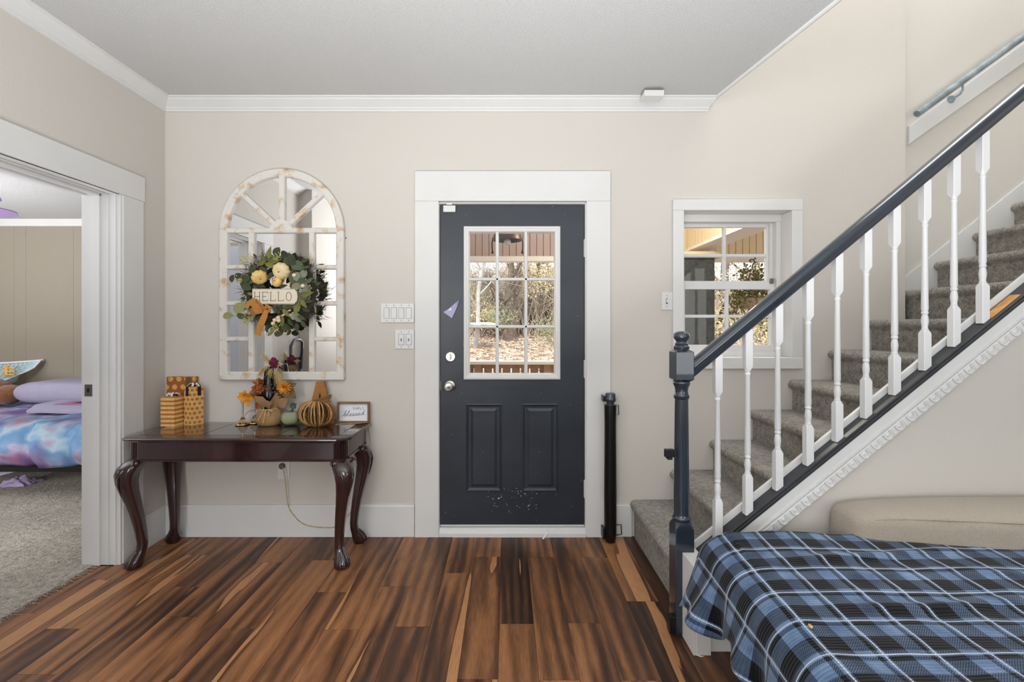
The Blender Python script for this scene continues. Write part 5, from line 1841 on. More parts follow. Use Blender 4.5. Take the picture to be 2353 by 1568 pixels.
P3 = [(650, 1073, 2.862), (654, 1092, 2.862), (657, 1115, 2.872), (659, 1140, 2.875), (664, 1168, 2.876), (675, 1185, 2.876), (692, 1202, 2.876), (715, 1210, 2.876), (750, 1213, 2.876), (770, 1211, 2.876), (787, 1198, 2.876), (803, 1180, 2.876), (815, 1160, 2.878),
      (824, 1130, 2.88), (832, 1090, 2.885), (842, 1055, 2.886), (850, 1020, 2.888), (850, 1000, 2.889), (846, 982, 2.889)]
pts = [Vector((PX(a, y), y, PZ(b, y))) for a, b, y in P3]
pts += [Vector((-.862, 2.872, TZ + .004)), Vector((-.90, 2.835, TZ + .0035)), Vector((-.98, 2.825, TZ + .003)), Vector((-1.05, 2.80, TZ + .003))]
sm_ = smooth_path([tuple(p) for p in pts], 4)
c1, c2 = [], []
for i, p in enumerate(sm_):
    a = i * 1.3
    o_ = Vector((math.cos(a) * .0016, math.sin(a) * .0010, math.sin(a) * .0014))
    c1.append(Vector(p) + o_)
    c2.append(Vector(p) - o_)
MB().tube(c1, .0013, 5).build('cord_strand', M['cord'], cd, smooth=80)
MB().tube(c2, .0013, 5).build('cord_strand', M['straw'], cd, smooth=80)

# ------------------------------------------------------------------ switches and small wall fittings
YP = 2.892


def plate(px0, px1, py0, py1, label, name='light_switch'):
    r_ = empty(name, (PX((px0 + px1) / 2, YP), YW, PZ((py0 + py1) / 2, YP)), label, 'switch')
    bx('cover_plate', M['plastic'], PX(px0, YP), PX(px1, YP), YP, YW - .0005, PZ(py1, YP), PZ(py0, YP), r_, bevel=.002)
    return r_


def screw(r_, px, py):
    MB().lathe([(0, 0), (.0032, 0), (.0030, .0008), (0, .001)], (PX(px, YP), YP, PZ(py, YP)), 8, 'Y').build('screw', M['plastic_gap'], r_)


s4 = plate(875, 951.5, 697.5, 741.5, 'white plate with four rocker switches left of the front door')
for k, (a, b) in enumerate(((882.5, 894), (899.5, 911), (916.5, 928), (933.7, 945))):
    bx('switch_gap', M['plastic_gap'], PX(a - .8, YP), PX(b + .8, YP), YP - .0006, YP, PZ(732.3, YP), PZ(707, YP), s4)
    z0, z1 = PZ(731.6, YP), PZ(707.8, YP)
    zm = (z0 + z1) / 2
    x0, x1 = PX(a, YP), PX(b, YP)
    up_ = k % 2 == 0
    t, b_ = (.0045, .0015) if up_ else (.0015, .0045)
    MB().prism_yz([(YP, z0), (YP - b_, z0), (YP - .0022, zm), (YP - t, z1), (YP, z1)], x0, x1).build('rocker', M['plastic'], s4)
    screw(s4, (a + b) / 2, 702)
    screw(s4, (a + b) / 2, 737)
s2 = plate(907.5, 951.5, 758, 802, 'white plate with two toggle switches below the four switch plate')
for a, b in ((916.5, 928), (933.5, 945)):
    bx('switch_gap', M['plastic_gap'], PX(a - .8, YP), PX(b + .8, YP), YP - .0006, YP, PZ(793.5, YP), PZ(767.6, YP), s2)
    bx('toggle_plate', M['plastic'], PX(a, YP), PX(b, YP), YP - .002, YP, PZ(792.7, YP), PZ(768.4, YP), s2, bevel=.0007)
    xm = PX((a + b) / 2, YP)
    bx('toggle', M['plastic_gap'], xm - .0022, xm + .0022, YP - .011, YP - .002, PZ(784, YP), PZ(778, YP), s2, bevel=.0006)
    screw(s2, (a + b) / 2, 762.5)
    screw(s2, (a + b) / 2, 798)
s1 = plate(1520.5, 1546, 671.5, 712.5, 'single white toggle switch beside the window casing')
xm = PX(1532.5, YP)
bx('switch_gap', M['plastic_gap'], xm - .006, xm + .006, YP - .0006, YP, PZ(699, YP), PZ(686, YP), s1)
bx('toggle', M['plastic'], xm - .004, xm + .004, YP - .012, YP, PZ(696, YP), PZ(688, YP), s1, bevel=.001)
screw(s1, 1532.5, 680)
screw(s1, 1532.5, 705)

cs = empty('contact_sensor', (PX(1032, 2.89), 2.9, PZ(480, 2.9)), 'white alarm contact sensor at the top left corner of the front door', 'sensor')
bx('sensor_body', M['plastic'], PX(1018.5, 2.89), PX(1046.5, 2.89), 2.888, 2.907, PZ(487, 2.89), PZ(472, 2.89), cs, bevel=.002)
bx('magnet', M['plastic'], PX(1026, 2.884), PX(1039, 2.884), 2.878, 2.8845, PZ(471, 2.884), PZ(466.5, 2.884), cs, bevel=.001)
cb = empty('chime_box', (PX(1503, 2.75), 2.75, 2.735), 'small white plastic box fixed on the crown moulding right of the door', 'sensor box')
bx('box_body', M['plastic'], PX(1481, 2.72), PX(1526.5, 2.72), 2.72, 2.80, PZ(220, 2.72), PZ(206.5, 2.72), cb, bevel=.002)
bx('back_plate', M['plastic_gap'], PX(1483, 2.72), PX(1524, 2.72), 2.726, 2.81, PZ(206.5, 2.72), PZ(206.5, 2.72) + .012, cb)
pn = empty('pennant_sticker', (PX(1038, 2.9), 2.905, PZ(710, 2.9)), 'purple vinyl pennant stuck to the door beside the panes', 'sticker')
pq = [(1018, 717.5), (1033, 708), (1046, 696), (1058, 686.5), (1048, 712), (1038.5, 732.5)]
MB().prism_xz([(PX(a, 2.9), PZ(b, 2.9)) for a, b in pq], 2.9015, 2.9075).build('pennant', M['purple'], pn, bevel=.001)
MB().prism_xz([(PX(a, 2.9), PZ(b, 2.9)) for a, b in ((1029, 714.5), (1036, 705.5), (1037.5, 712.5))], 2.9005, 2.902).build('painted_glint', M['paper'], pn)  # glint on the vinyl, laid on as a white triangle
m = MB()
pts = [(PX(1252, 2.872), 2.872, .052), (PX(1256, 2.866), 2.866, .034), (PX(1249, 2.86), 2.862, .003), (PX(1246, 2.855), 2.85, .002)]
ribbon(m, pts, [.008, .012, .012, .008], .0006)
tag(m.build('paper_scrap', M['paper']), 'scrap of torn white paper at the front door threshold', 'paper scrap')
m = MB()
x0 = PX(1606, 1.845)
ribbon(m, [(x0 - .01, 1.845, .002), (x0, 1.855, .004), (x0 + .006, 1.84, .006), (x0 + .018, 1.85, .002)], [.004, .005, .005, .004], .0006)
m.tube([(x0 - .012, 1.85, .002), (x0 + .004, 1.835, .003), (x0 + .016, 1.84, .002)], .002, 4)
tag(m.build('lint_scrap', M['paper']), 'curl of white lint on the floor by the plinth', 'lint')
nl = MB().lathe([(0, 0), (.003, 0), (.003, .006), (0, .007)], (PX(795, 2.895), 2.8985, PZ(547, 2.895)), 8, 'Y')
tag(nl.build('wall_nail', M['black_metal']), 'tiny dark nail in the wall right of the mirror', 'nail')

# ------------------------------------------------------------------ sofa and plaid blanket
sf = empty('sofa', (1.6, 1.3, 0), 'beige fabric sofa against the stair wall, mostly under a plaid blanket', 'sofa')
SX0 = 0.80
SX0 = 0.875
bx('seat_base', M['sofa'], SX0 + .085, 2.75, 0.62, 1.84, 0.10, 0.33, sf, bevel=.03, seg=3)
bx('seat_cushion', M['sofa'], SX0 - .05, 2.75, 0.60, 1.84, 0.335, 0.475, sf, bevel=.05, seg=4)
for (x, y) in ((SX0 + .11, .70), (SX0 + .11, 1.70), (2.66, .70), (2.66, 1.70)):
    MB().lathe([(0.022, 0.0), (0.030, 0.10)], (x + .02, y, 0), 12).build('leg', M['frame_wood'], sf, smooth=40)
# back cushion: superellipse sections along X with a soft closed end
m = MB()
rings = []
NS = 28


def yfront(x):
    return 1.795 - 0.21 * (x - 1.32) if x < 1.95 else 1.6627


def cush_section(x, k, top):
    ring = []
    hd = (1.962 - yfront(x)) / 2
    for i in range(NS):
        a = 2 * PI * i / NS
        c_, s_ = math.cos(a), math.sin(a)
        e = 0.42
        yy = 1.962 - hd + hd * k * math.copysign(abs(c_) ** e, c_)
        hh = (top - 0.40) / 2
        zz = 0.40 + hh + hh * k * math.copysign(abs(s_) ** e, s_)
        ring.append((x, yy, zz))
    return ring


for x, k, tp_ in ((1.375, 0.35, 0.54), (1.377, 0.60, 0.56), (1.383, 0.80, 0.575), (1.395, 0.92, 0.585), (1.415, 0.98, 0.592), (1.47, 1.0, 0.600), (1.6, 1.0, 0.610), (1.8, 1.0, 0.619), (2.1, 1.0, 0.622), (2.6, 1.0, 0.62), (2.75, .95, .62), (2.76, .4, .57)):
    rings.append(cush_section(x, k, tp_))
m.loft(rings)
bc = m.build('back_cushion', M['sofa'], sf, smooth=60)
sm1 = MB()
pts = [(x, yfront(x) + .012 + (.02 if x < 1.41 else 0), z) for x, z in ((1.393, .48), (1.40, .545), (1.445, .577), (1.57, .590), (1.75, .599), (2.1, .603), (2.7, .602))]
sm1.tube(smooth_path(pts, 4), .0028, 6)
sm1.build('piping', M['sofa'], bc, smooth=80)

# blanket: the cloth is laid out by arc length so the plaid stays square
ZT = 0.500
ED = 0.105          # bend radius at the sofa edge


def edge_x0(b):
    return 0.70 + 0.055 * max(0, (1 - b / .9))


def blanket(a, b):
    """a: arc length across (0 = where the top begins to bend down on the left), b: distance from the back hem"""
    y = 1.845 - b
    front = b - 1.18
    zf = 0.0
    if front > 0:
        th = min(front / 0.09, PI / 2)
        y = 1.845 - 1.18 - 0.09 * math.sin(th)
        zf = -0.09 * (1 - math.cos(th)) - max(0, front - 0.09 * PI / 2)
    x0 = edge_x0(b) + ED + .02
    rip = 0.007 * noise.noise(Vector((a * 4.0, b * 5.0, 1.3))) + 0.004 * noise.noise(Vector((a * 9, b * 13, 4.1)))
    fold = 0.0
    for bc_, am, wd_, ph, a0, a1 in ((.20, .012, .022, 1.0, .05, .9), (.33, .007, .018, 2.4, .5, 1.5), (.47, .014, .024, .2, .10, .75), (.66, .009, .02, 3.0, .55, 1.6), (.83, .010, .025, 1.4, .3, 1.3), (1.02, .011, .028, 2.0, .0, .9)):
        mk = max(0.0, 1 - abs((a - (a0 + a1) / 2) / ((a1 - a0) / 2)) ** 2)
        fold += am * mk * math.exp(-((b - bc_ - .035 * math.sin(a * 4.5 + ph)) / wd_) ** 2)
    if a >= 0:
        x = x0 + a
        z = ZT + rip + fold
        # sag away from the edge, small hump along the back near the newel
        z += 0.012 * math.exp(-(b / .25) ** 2) * math.exp(-((a - .15) / .25) ** 2)
    else:
        d = -a
        th = min(d / ED, PI / 2 * 0.93)
        x = x0 - ED * math.sin(th)
        z = ZT - ED * (1 - math.cos(th)) + rip
        rest = max(0, d - ED * PI / 2 * 0.93)
        k = min(1, rest / .16)
        wv = 0.030 * math.sin(b * 24 + 0.9) + 0.014 * math.sin(b * 47 + 2)
        x += -rest * (0.22 + .34 * math.exp(-(b / .22) ** 2)) + wv * k
        z += -rest * 0.96
    if b < .03:
        z -= (0.03 - b) * 0.8
    return (x, y, z + zf)


NA, NB_ = 190, 170
vs, uv, fs = [], [], []
for j in range(NB_ + 1):
    b = 1.50 * j / NB_
    drop = 0.305 + 0.03 * math.sin(b * 9 + 1.0) + 0.025 * math.sin(b * 23 + 2.2)
    for i in range(NA + 1):
        t = i / NA
        a = -drop + (1.78 + drop) * t
        vs.append(blanket(a, b))
        uv.append((a + 0.02 + 5 * .134, b + .134 * .86))
for j in range(NB_):
    for i in range(NA):
        p = j * (NA + 1) + i
        fs.append((p, p + 1, p + NA + 2, p + NA + 1))
m = MB()
m.v, m.f = vs, fs
bl = m.build('plaid_blanket', M['plaid'], None, smooth=180, uvs=uv)
tag(bl, 'blue, black and white plaid fleece blanket spread over the sofa', 'blanket')
sd = bl.modifiers.new('thickness', 'SOLIDIFY')
sd.thickness = 0.006
sd.offset = 1.0
m = MB()
cx_, cz_ = PX(1858, 1.20), ZT
m.sphere((.835, 1.25, ZT + .012), (.006, .008, .004), 7, 5, .4, 3)
tag(m.build('crumb', M['straw']), 'tan crumb lying on the plaid blanket', 'crumb')

# ------------------------------------------------------------------ black folded frame on the left wall (seen in the mirror)
bf = empty('folded_stroller', (-2.04, 1.24, 0), 'black folded frame with loop handle, reflected in the mirror', 'stroller')
bx('panel', M['black_pl'], -2.155, -2.10, 1.10, 1.36, 0.25, 1.02, bf, bevel=.02)
MB().tube([(-2.10, 1.12, .9), (-2.09, 1.11, 1.10), (-2.08, 1.13, 1.18), (-2.08, 1.20, 1.20), (-2.08, 1.30, 1.20), (-2.09, 1.35, 1.14), (-2.10, 1.35, .9)], .017, 8).build('handle', M['navy'], bf, smooth=60)
for y in (1.13, 1.33):
    MB().tube([(-2.12, y, .3), (-2.06, y, .16), (-2.05, y, .03)], .014, 8).build('leg', M['black_pl'], bf, smooth=60)
    MB().torus((-2.05, y, .05), .035, .014, 'Y', 18, 6).build('wheel', M['black_pl'], bf, smooth=60)

# ------------------------------------------------------------------ bedroom things
bd_ = empty('bed', (-3.9, 4.05, 0), 'low black metal bed frame with mattress in the bedroom', 'bed')
bx('side_rail', M['black_metal'], -5.0, -2.72, 3.44, 3.47, .235, .275, bd_)
bx('side_rail', M['black_metal'], -5.0, -2.72, 4.68, 4.71, .235, .275, bd_)
bx('end_rail', M['black_metal'], -5.0, -4.97, 3.47, 4.68, .235, .275, bd_)
bx('end_rail', M['black_metal'], -2.75, -2.72, 3.47, 4.68, .235, .275, bd_)
for x in (-4.98, -2.78):
    for y in (3.455, 4.695):
        MB().tube([(x, y, .004), (x, y, .24)], .02, 8).build('leg', M['black_metal'], bd_)
bx('mattress', M['white'], -4.98, -2.74, 3.46, 4.68, .276, .52, bd_, bevel=.04, seg=3)
# tie-dye comforter draped over the near side
m = MB()
NU, prof = 110, []
for i in range(9):
    t = i / 8
    prof.append((3.42 - .05 * math.sin(PI * t), .275 + .235 * t))
for i in range(1, 7):
    t = i / 6
    prof.append((3.42 + .12 * (1 - math.cos(t * PI / 2)) + .02, .51 + .085 * math.sin(t * PI / 2)))
for i in range(1, 13):
    prof.append((3.56 + 1.08 * i / 12, .597))
vs, fs = [], []
for i in range(NU + 1):
    x = -5.02 + 2.32 * i / NU
    for k, (y, z) in enumerate(prof):
        f = math.exp(-((x + 3.62 + .22 * (z - .5)) / .035) ** 2) * (-.045) + math.exp(-((x + 4.16 - .15 * (z - .5)) / .03) ** 2) * (-.03) + math.exp(-((x + 3.3 + .3 * (z - .5)) / .04) ** 2) * (-.035)
        n_ = noise.noise(Vector((x * 4 + z * 3, z * 2, y * 2))) * .035 + noise.noise(Vector((x * 11, z * 5, y * 6))) * .012
        yy = y - n_ * (1 if k < 14 else .2) - f * (1 if k < 12 else 0.2)
        zz = z + (.4 * n_ if k >= 9 else 0) + (.02 * noise.noise(Vector((x * 3, 7, 1))) if k == 0 else 0)
        if k > 14:
            zz += .025 * noise.noise(Vector((x * 5, y * 7, 3)))
        vs.append((x, yy, zz))
K = len(prof)
for i in range(NU):
    for k in range(K - 1):
        fs.append((i * K + k, (i + 1) * K + k, (i + 1) * K + k + 1, i * K + k + 1))
m.v, m.f = vs, fs
cf = m.build('comforter', M['tiedye'], None, smooth=180, origin=(-3.9, 4.0, .3))
tag(cf, 'purple and blue tie dye comforter draped over the bed', 'comforter')
cf.modifiers.new('thickness', 'SOLIDIFY').thickness = .015
# pillow and folded blanket


def cushion(name, mat, x0, x1, y0, y1, z0, z1, parent=None, e=.5, **kw):
    m = MB()
    rings = []
    cx, cy, cz = (x0 + x1) / 2, (y0 + y1) / 2, (z0 + z1) / 2
    for j in range(13):
        ph = -PI / 2 + PI * j / 12
        cp = max(math.cos(ph), .02) ** .22
        ring = []
        for i in range(24):
            a = 2 * PI * i / 24
            c_, s_ = math.cos(a), math.sin(a)
            ring.append((cx + (x1 - x0) / 2 * cp * math.copysign(abs(c_) ** e, c_), cy + (y1 - y0) / 2 * cp * math.copysign(abs(s_) ** e, s_), cz + (z1 - z0) / 2 * math.sin(ph)))
        rings.append(ring)
    return m.loft(rings).build(name, mat, parent, smooth=80, **kw)


tag(cushion('pillow', M['lavender'], PX(55, 4.3), -3.15, 4.12, 4.62, .62, PZ(876, 4.25), e=.35), 'lavender pillow lying on the tie dye comforter', 'pillow')
fb = empty('folded_blanket', (-3.6, 3.95, .61), 'lavender blanket with a mauve edge folded across the bed', 'blanket')
m = MB()
ribs = []
NX = 30
for q, (zz, yy0, th) in enumerate(((.622, 3.78, .03),)):
    for i in range(NX + 1):
        x = PX(76, 3.85) + (1.15) * i / NX
        w_ = .014 + .006 * noise.noise(Vector((x * 5, 2, 1)))
        s_ = .10 if i > 0 else .04
        zc = zz + .008 * math.sin(x * 6)
        ribs.append([(x, 3.86 - s_ + .05 * (i / NX), zc - .012), (x, 3.855 - s_ + .05 * (i / NX), zc + .008), (x, 3.88 - s_ * .3, zc + .028 + w_), (x, 4.12, zc + .034 + w_), (x, 4.14, zc - .008)])
m.loft(ribs)
m.build('blanket_fold', M['lavender'], fb, smooth=60)
ribs = []
for i in range(NX + 1):
    x = PX(133, 3.9) + (.95) * i / NX
    zc = .668 + .004 * math.sin(x * 6)
    wd_ = .02 * min(1, i / 12)
    ribs.append([(x, 3.86, zc - wd_ * .4), (x, 3.855, zc + wd_), (x, 4.10, zc + wd_ + .004), (x, 4.10, zc - wd_ * .4)])
MB().loft(ribs).build('mauve_edge', M['mauve'], fb, smooth=60)
ribs = []
for i in range(NX + 1):
    x = PX(165, 3.9) + (.9) * i / NX
    zc = .698 + .004 * math.sin(x * 6)
    wd_ = .016 * min(1, i / 10)
    ribs.append([(x, 3.87, zc - wd_ * .5), (x, 3.865, zc + wd_), (x, 4.10, zc + wd_ + .01), (x, 4.10, zc - wd_ * .5)])
MB().loft(ribs).build('upper_fold', M['lavender'], fb, smooth=60)
# brown plush animal
pb_ = empty('plush_bear', (-4.85, 4.2, .62), 'brown plush toy lying on the bed beside the lavender pillow', 'plush toy')
MB().sphere((-4.95, 4.25, .735), (.32, .2, .125), 20, 12, .12, 2).build('body', M['plush'], pb_, smooth=80)
MB().sphere((-4.62, 4.22, .70), (.12, .12, .09), 16, 10, .1, 5).build('paw', M['plush'], pb_, smooth=80)
MB().sphere((-5.30, 4.2, .78), (.17, .16, .16), 18, 10, .1, 8).build('head', M['plush'], pb_, smooth=80)
for dx in (-.1, .1):
    MB().sphere((-5.30 + dx, 4.2, .92), (.05, .03, .05), 12, 8).build('ear', M['plush'], pb_, smooth=80)
MB().sphere((-5.30, 4.05, .75), (.06, .05, .045), 12, 8).build('muzzle', M['plush'], pb_, smooth=80)
# corner hammock for toys
th_ = empty('toy_hammock', (PX(60, 4.9), 4.95, .9), 'pale blue toy hammock net hooked to the bedroom wall', 'hammock')
p_r = Vector((PX(101, 4.97), 4.985, PZ(828, 4.97)))
p_l = Vector((-5.9, 4.985, PZ(826, 4.97)))
m = MB()
edge_t, edge_b = [], []
NN = 26
for i in range(NN + 1):
    t = i / NN
    p = p_r.lerp(p_l, t)
    sag = math.sin(PI * min(1, t * 1.0))
    edge_t.append(p + Vector((0, -.02 - .10 * sag, -.028 * sag)))
    edge_b.append(p + Vector((0, -.05 - .30 * sag, -.03 - .24 * sag ** .8 if 0 < t < 1 else 0)))
m.tube(edge_t, .012, 6)
m.tube(edge_b, .009, 6)
m.build('hem_cord', M['ribbon_white'], th_, smooth=70)
m = MB()
rows = 8
grid = [[edge_t[i].lerp(edge_b[i], k / rows) for k in range(rows + 1)] for i in range(NN + 1)]
for i in range(1, NN):
    for k in range(rows):
        m.tube([grid[i][k], grid[i + (1 if k % 2 else 0)][k + 1]], .0042, 4)
        m.tube([grid[i][k], grid[i - (1 if k % 2 == 0 else 0)][k + 1]], .0042, 4)
for k in range(1, rows):
    m.tube([grid[i][k] for i in range(NN + 1)], .004, 4)
o = m.build('netting', M['net'], th_)
o['kind'] = 'stuff'
pw = empty('plush_chick', (PX(14, 4.85), 4.85, .75), 'pale plush toy with yellow felt feet in the toy hammock', 'plush toy')
MB().sphere((PX(8, 4.85), 4.86, PZ(866, 4.85)), (.13, .08, .09), 18, 10, .08, 3).build('body', M['plush_white'], pw, smooth=80)
m = MB()
c = Vector((PX(22, 4.75), 4.74, PZ(852, 4.75)))
for k in range(3):
    m.box(c.x - .06 + .0 * k, c.x + .075, c.y - .008 - .003 * k, c.y + .008, c.z + .028 - .034 * k - .008, c.z + .028 - .034 * k + .006)
m.box(c.x - .03, c.x + .0, c.y - .012, c.y + .006, c.z - .05, c.z + .05)
m.build('felt_feet', M['felt_yellow'], pw, bevel=.003)
# lilac clothes on the bedroom carpet
m = MB()
N2 = 24
cx_, cy_ = PX(45, 3.85), 3.85
vs, fs = [], []
for i in range(N2 + 1):
    for k in range(N2 + 1):
        u, v = i / N2 * 2 - 1, k / N2 * 2 - 1
        r_ = max(abs(u), abs(v))
        h = max(0, (1 - r_ ** 2)) * (.045 + .05 * noise.noise(Vector((u * 3, v * 3, 4)))) + .008
        vs.append((cx_ + u * .13 * (1 + .3 * noise.noise(Vector((v * 2, u, 1)))), cy_ + v * .09 * (1 + .3 * noise.noise(Vector((u * 2, v, 6)))), max(.006, h)))
for i in range(N2):
    for k in range(N2):
        a = i * (N2 + 1) + k
        fs.append((a, a + N2 + 1, a + N2 + 2, a + 1))
m.v, m.f = vs, fs
tag(m.build('crumpled_cloth', M['vest'], None, smooth=180), 'crumpled lilac cloth on the bedroom carpet by the bed', 'cloth')
m = MB()
ribbon(m, [(PX(-60, 3.5), 3.55, .19), (PX(0, 3.5), 3.52, .215), (PX(46, 3.5), 3.5, .232)], [.10, .06, .01], .004)
tag(m.build('hanging_sheet', M['lavender'], None), 'corner of a pale sheet hanging below the bed rail', 'sheet')
# ceiling fan
fc = Vector((-3.98, 3.0, 2.2))
fn = empty('ceiling_fan', (fc.x, fc.y, BC), 'purple and pink bladed ceiling fan in the bedroom', 'ceiling fan')
MB().lathe([(0.0, BC - 2.2), (.07, BC - 2.2), (.06, .24), (.015, .22), (.015, .10), (.09, .08), (.11, .04), (.11, -.02), (.07, -.06), (0, -.07)], (fc.x, fc.y, 2.2), 24).build('motor', M['white_gloss'], fn, smooth=40)
MB().sphere((fc.x, fc.y, 2.2 - .1), (.075, .075, .06), 16, 10).build('light_globe', M['plastic'], fn, smooth=80)
for k in range(5):
    a = R(4 + 72 * k)
    m = MB()
    poly = []
    for i in range(15):
        t = i / 14
        r_ = .16 + .44 * t
        w_ = .045 + .03 * math.sin(PI * min(1, t * .9))
        if t > .8:
            w_ *= math.sqrt(max(0.0, 1 - ((t - .8) / .2) ** 2)) + .02
        poly.append((r_, w_))
    out = [(r_, w_) for r_, w_ in poly] + [(r_, -w_) for r_, w_ in reversed(poly)]
    def fpt(r_, w_, z):
        return (fc.x + r_ * math.cos(a) - w_ * math.sin(a), fc.y + r_ * math.sin(a) + w_ * math.cos(a), 2.2 + z - w_ * .30)
    m.prism(out, lambda p, q: fpt(p, q, -.003), lambda p, q: fpt(p, q, .003))
    b = m.build('fan_blade', M['fan'] if k % 2 == 0 else M['fan_pink'], fn)

# ------------------------------------------------------------------ porch and garden outside
YZ = 5.9
structure(MB().box(-2.2, 8.0, 3.06, YZ + .3, -0.2, -0.03), 'floor_porch', M['deck'], 'brown boarded porch floor outside the front door')
structure(MB().box(-2.2, 8.0, 3.06, YZ + .4, 2.95, 3.05), 'ceiling_porch', M['porch_cream'], 'boarded porch ceiling')
fz = structure(MB().box(-2.2, 8.0, YZ + .01, YZ + .1, 2.24, 2.95), 'wall_porch', M['porch_mauve'], 'boarded frieze along the porch front')
for xa, xb, mt in ((-.75, 1.0, 'porch_mauve'), (2.0, 4.0, 'porch_cream')):
    x = xa
    while x < xb:
        bx('frieze_board', M[mt], x + .003, x + .085, YZ - .012, YZ + .01, 2.24, 2.95, fz, bevel=.003)
        x += .088
structure(MB().box(-2.2, 8.0, YZ - .03, YZ + .12, 2.175, 2.238), 'trim_8', M['porch_white'], 'white fascia board under the porch frieze')
# boarded dropped beam seen through the window
bmz = 2.30
bm_ = structure(MB().box(2.345, 2.60, 3.10, YZ - .035, bmz + .012, 2.95), 'trim_9', M['porch_cream'], 'cream boarded beam running across the porch ceiling')
bx('beam_soffit', M['porch_white'], 2.325, 2.615, 3.10, YZ - .035, bmz, bmz + .012, bm_)
y = 3.10
while y < YZ - .13:
    bx('beam_board', M['porch_cream'], 2.33, 2.345, y + .003, y + .092, bmz + .03, 2.95, bm_, bevel=.003)
    y += .095
bx('beam_edge', M['porch_white'], 2.315, 2.345, 3.10, YZ - .035, bmz - .005, bmz + .03, bm_)
# dark pillar with cream cap
pl_ = empty('porch_pillar', (2.2, YZ - .2, -0.03), 'dark slate porch pillar with a cream cap outside the window', 'pillar')
bx('shaft', M['pillar'], 2.02, 2.51, YZ - .42, YZ - .02, -.03, 2.155, pl_, bevel=.006)
bx('capital', M['porch_cream'], 1.98, 2.57, YZ - .46, YZ - .035, 2.155, 2.232, pl_, bevel=.006)
# porch railing
pr = empty('porch_rail', (0, YZ - .1, -.03), 'white topped brown deck railing across the porch', 'railing')
bx('top_rail', M['porch_white'], -2.1, 1.98, YZ - .22, YZ - .03, .855, .895, pr, bevel=.005)
bx('bottom_rail', M['deck'], -2.1, 1.98, YZ - .12, YZ - .07, .08, .16, pr)
bx('upper_rail', M['deck'], -2.1, 1.98, YZ - .10, YZ - .06, .80, .852, pr)
for x in (-1.35, -.36, .52, 1.4):
    bx('rail_post', M['deck'], x - .045, x + .045, YZ - .15, YZ - .06, -.03, .855, pr)
x = -2.05
while x < 1.9:
    bx('rail_slat', M['deck'], x, x + .10, YZ - .085, YZ - .065, .16, .80, pr)
    x += .118
# porch lamp
lp = empty('porch_lamp', (PX(1166, 4.4), 4.4, 2.95), 'bronze dome porch lamp hanging outside the front door', 'lamp')
lx, ly, lz = PX(1166, 4.4), 4.4, PZ(553, 4.4)
MB().tube([(lx, ly, 2.95), (lx, ly, lz + .12)], .012, 8).build('stem', M['lamp_bronze'], lp)
MB().lathe([(.03, .14), (.05, .12), (.10, .10), (.135, .05), (.14, .0), (.135, .0), (.128, .045), (.095, .09), (.03, .11)], (lx, ly, lz), 24).build('shade', M['lamp_bronze'], lp, smooth=50)
MB().sphere((lx, ly, lz - .015), .034, 14, 10).build('bulb', M['plastic'], lp, smooth=80)
for s in (-1, 1):
    MB().tube([(lx + s * .138, ly, lz + .03), (lx + s * .15, ly, lz - .03), (lx + s * .145, ly, lz - .11)], .008, 6).sphere((lx + s * .145, ly, lz - .115), .014, 8, 6).build('side_arm', M['lamp_bronze'], lp)
light('porch_fill_light', 'POINT', (1.35, 4.3, 2.7), 75, (1.0, 0.96, 0.9), radius=0.1)  # added unseen fill that brightens the porch boards, no fitting modelled
# hanging fern basket
hx, hy = PX(1728, 5.79), 5.79
hb_ = empty('hanging_basket', (hx, hy, 1.75), 'leafy hanging basket on a dark hook outside the window', 'hanging plant')
hz_ = PZ(612, hy)
MB().tube([(hx, hy, hz_ - .03), (hx + .01, hy, hz_ + .02), (hx + .035, hy, hz_ + .05), (hx + .02, hy, hz_ + .085), (hx - .02, hy, hz_ + .085), (hx - .035, hy, hz_ + .06)], .008, 6).build('hook', M['black_metal'], hb_, smooth=60)
MB().lathe([(.0, 0), (.12, 0), (.17, .13), (.165, .13), (.12, .02)], (hx, hy, hz_ - .54), 20).build('pot', M['deck'], hb_, smooth=40)
rg = random.Random(21)
m = MB()
for i in range(1500):
    p = Vector((rg.gauss(0, .17), rg.gauss(0, .11), rg.gauss(0, .13)))
    if p.length > .45:
        continue
    c = Vector((hx, hy, hz_ - .26)) + p + Vector((0, 0, -.10 * (p.x ** 2 + p.y ** 2) / .03))
    add_leaf(m, c.x, c.y, c.z, rg.uniform(0, 6.28), rg.uniform(.03, .06), rg.uniform(.015, .03), rg.uniform(-1, 1), rg.uniform(-1, 1))
o = m.build('foliage', M['leaf_green'], hb_)
o['kind'] = 'stuff'
m = MB()
for i in range(4):
    a = i * PI / 2 + .4
    m.tube([(hx, hy, hz_ - .03), (hx + .16 * math.cos(a), hy + .16 * math.sin(a), hz_ - .35)], .003, 4)
m.build('chain', M['black_metal'], hb_)

# sloping garden


def gz(x, y):
    t = max(0.0, min(1.0, (y - 6.6) / 7.5))
    return -0.15 + 1.55 * t ** 0.9 + .12 * noise.noise(Vector((x * .35, y * .35, 0))) * min(1, max(0, y - 5.6)) + max(0, y - 14.1) * .02


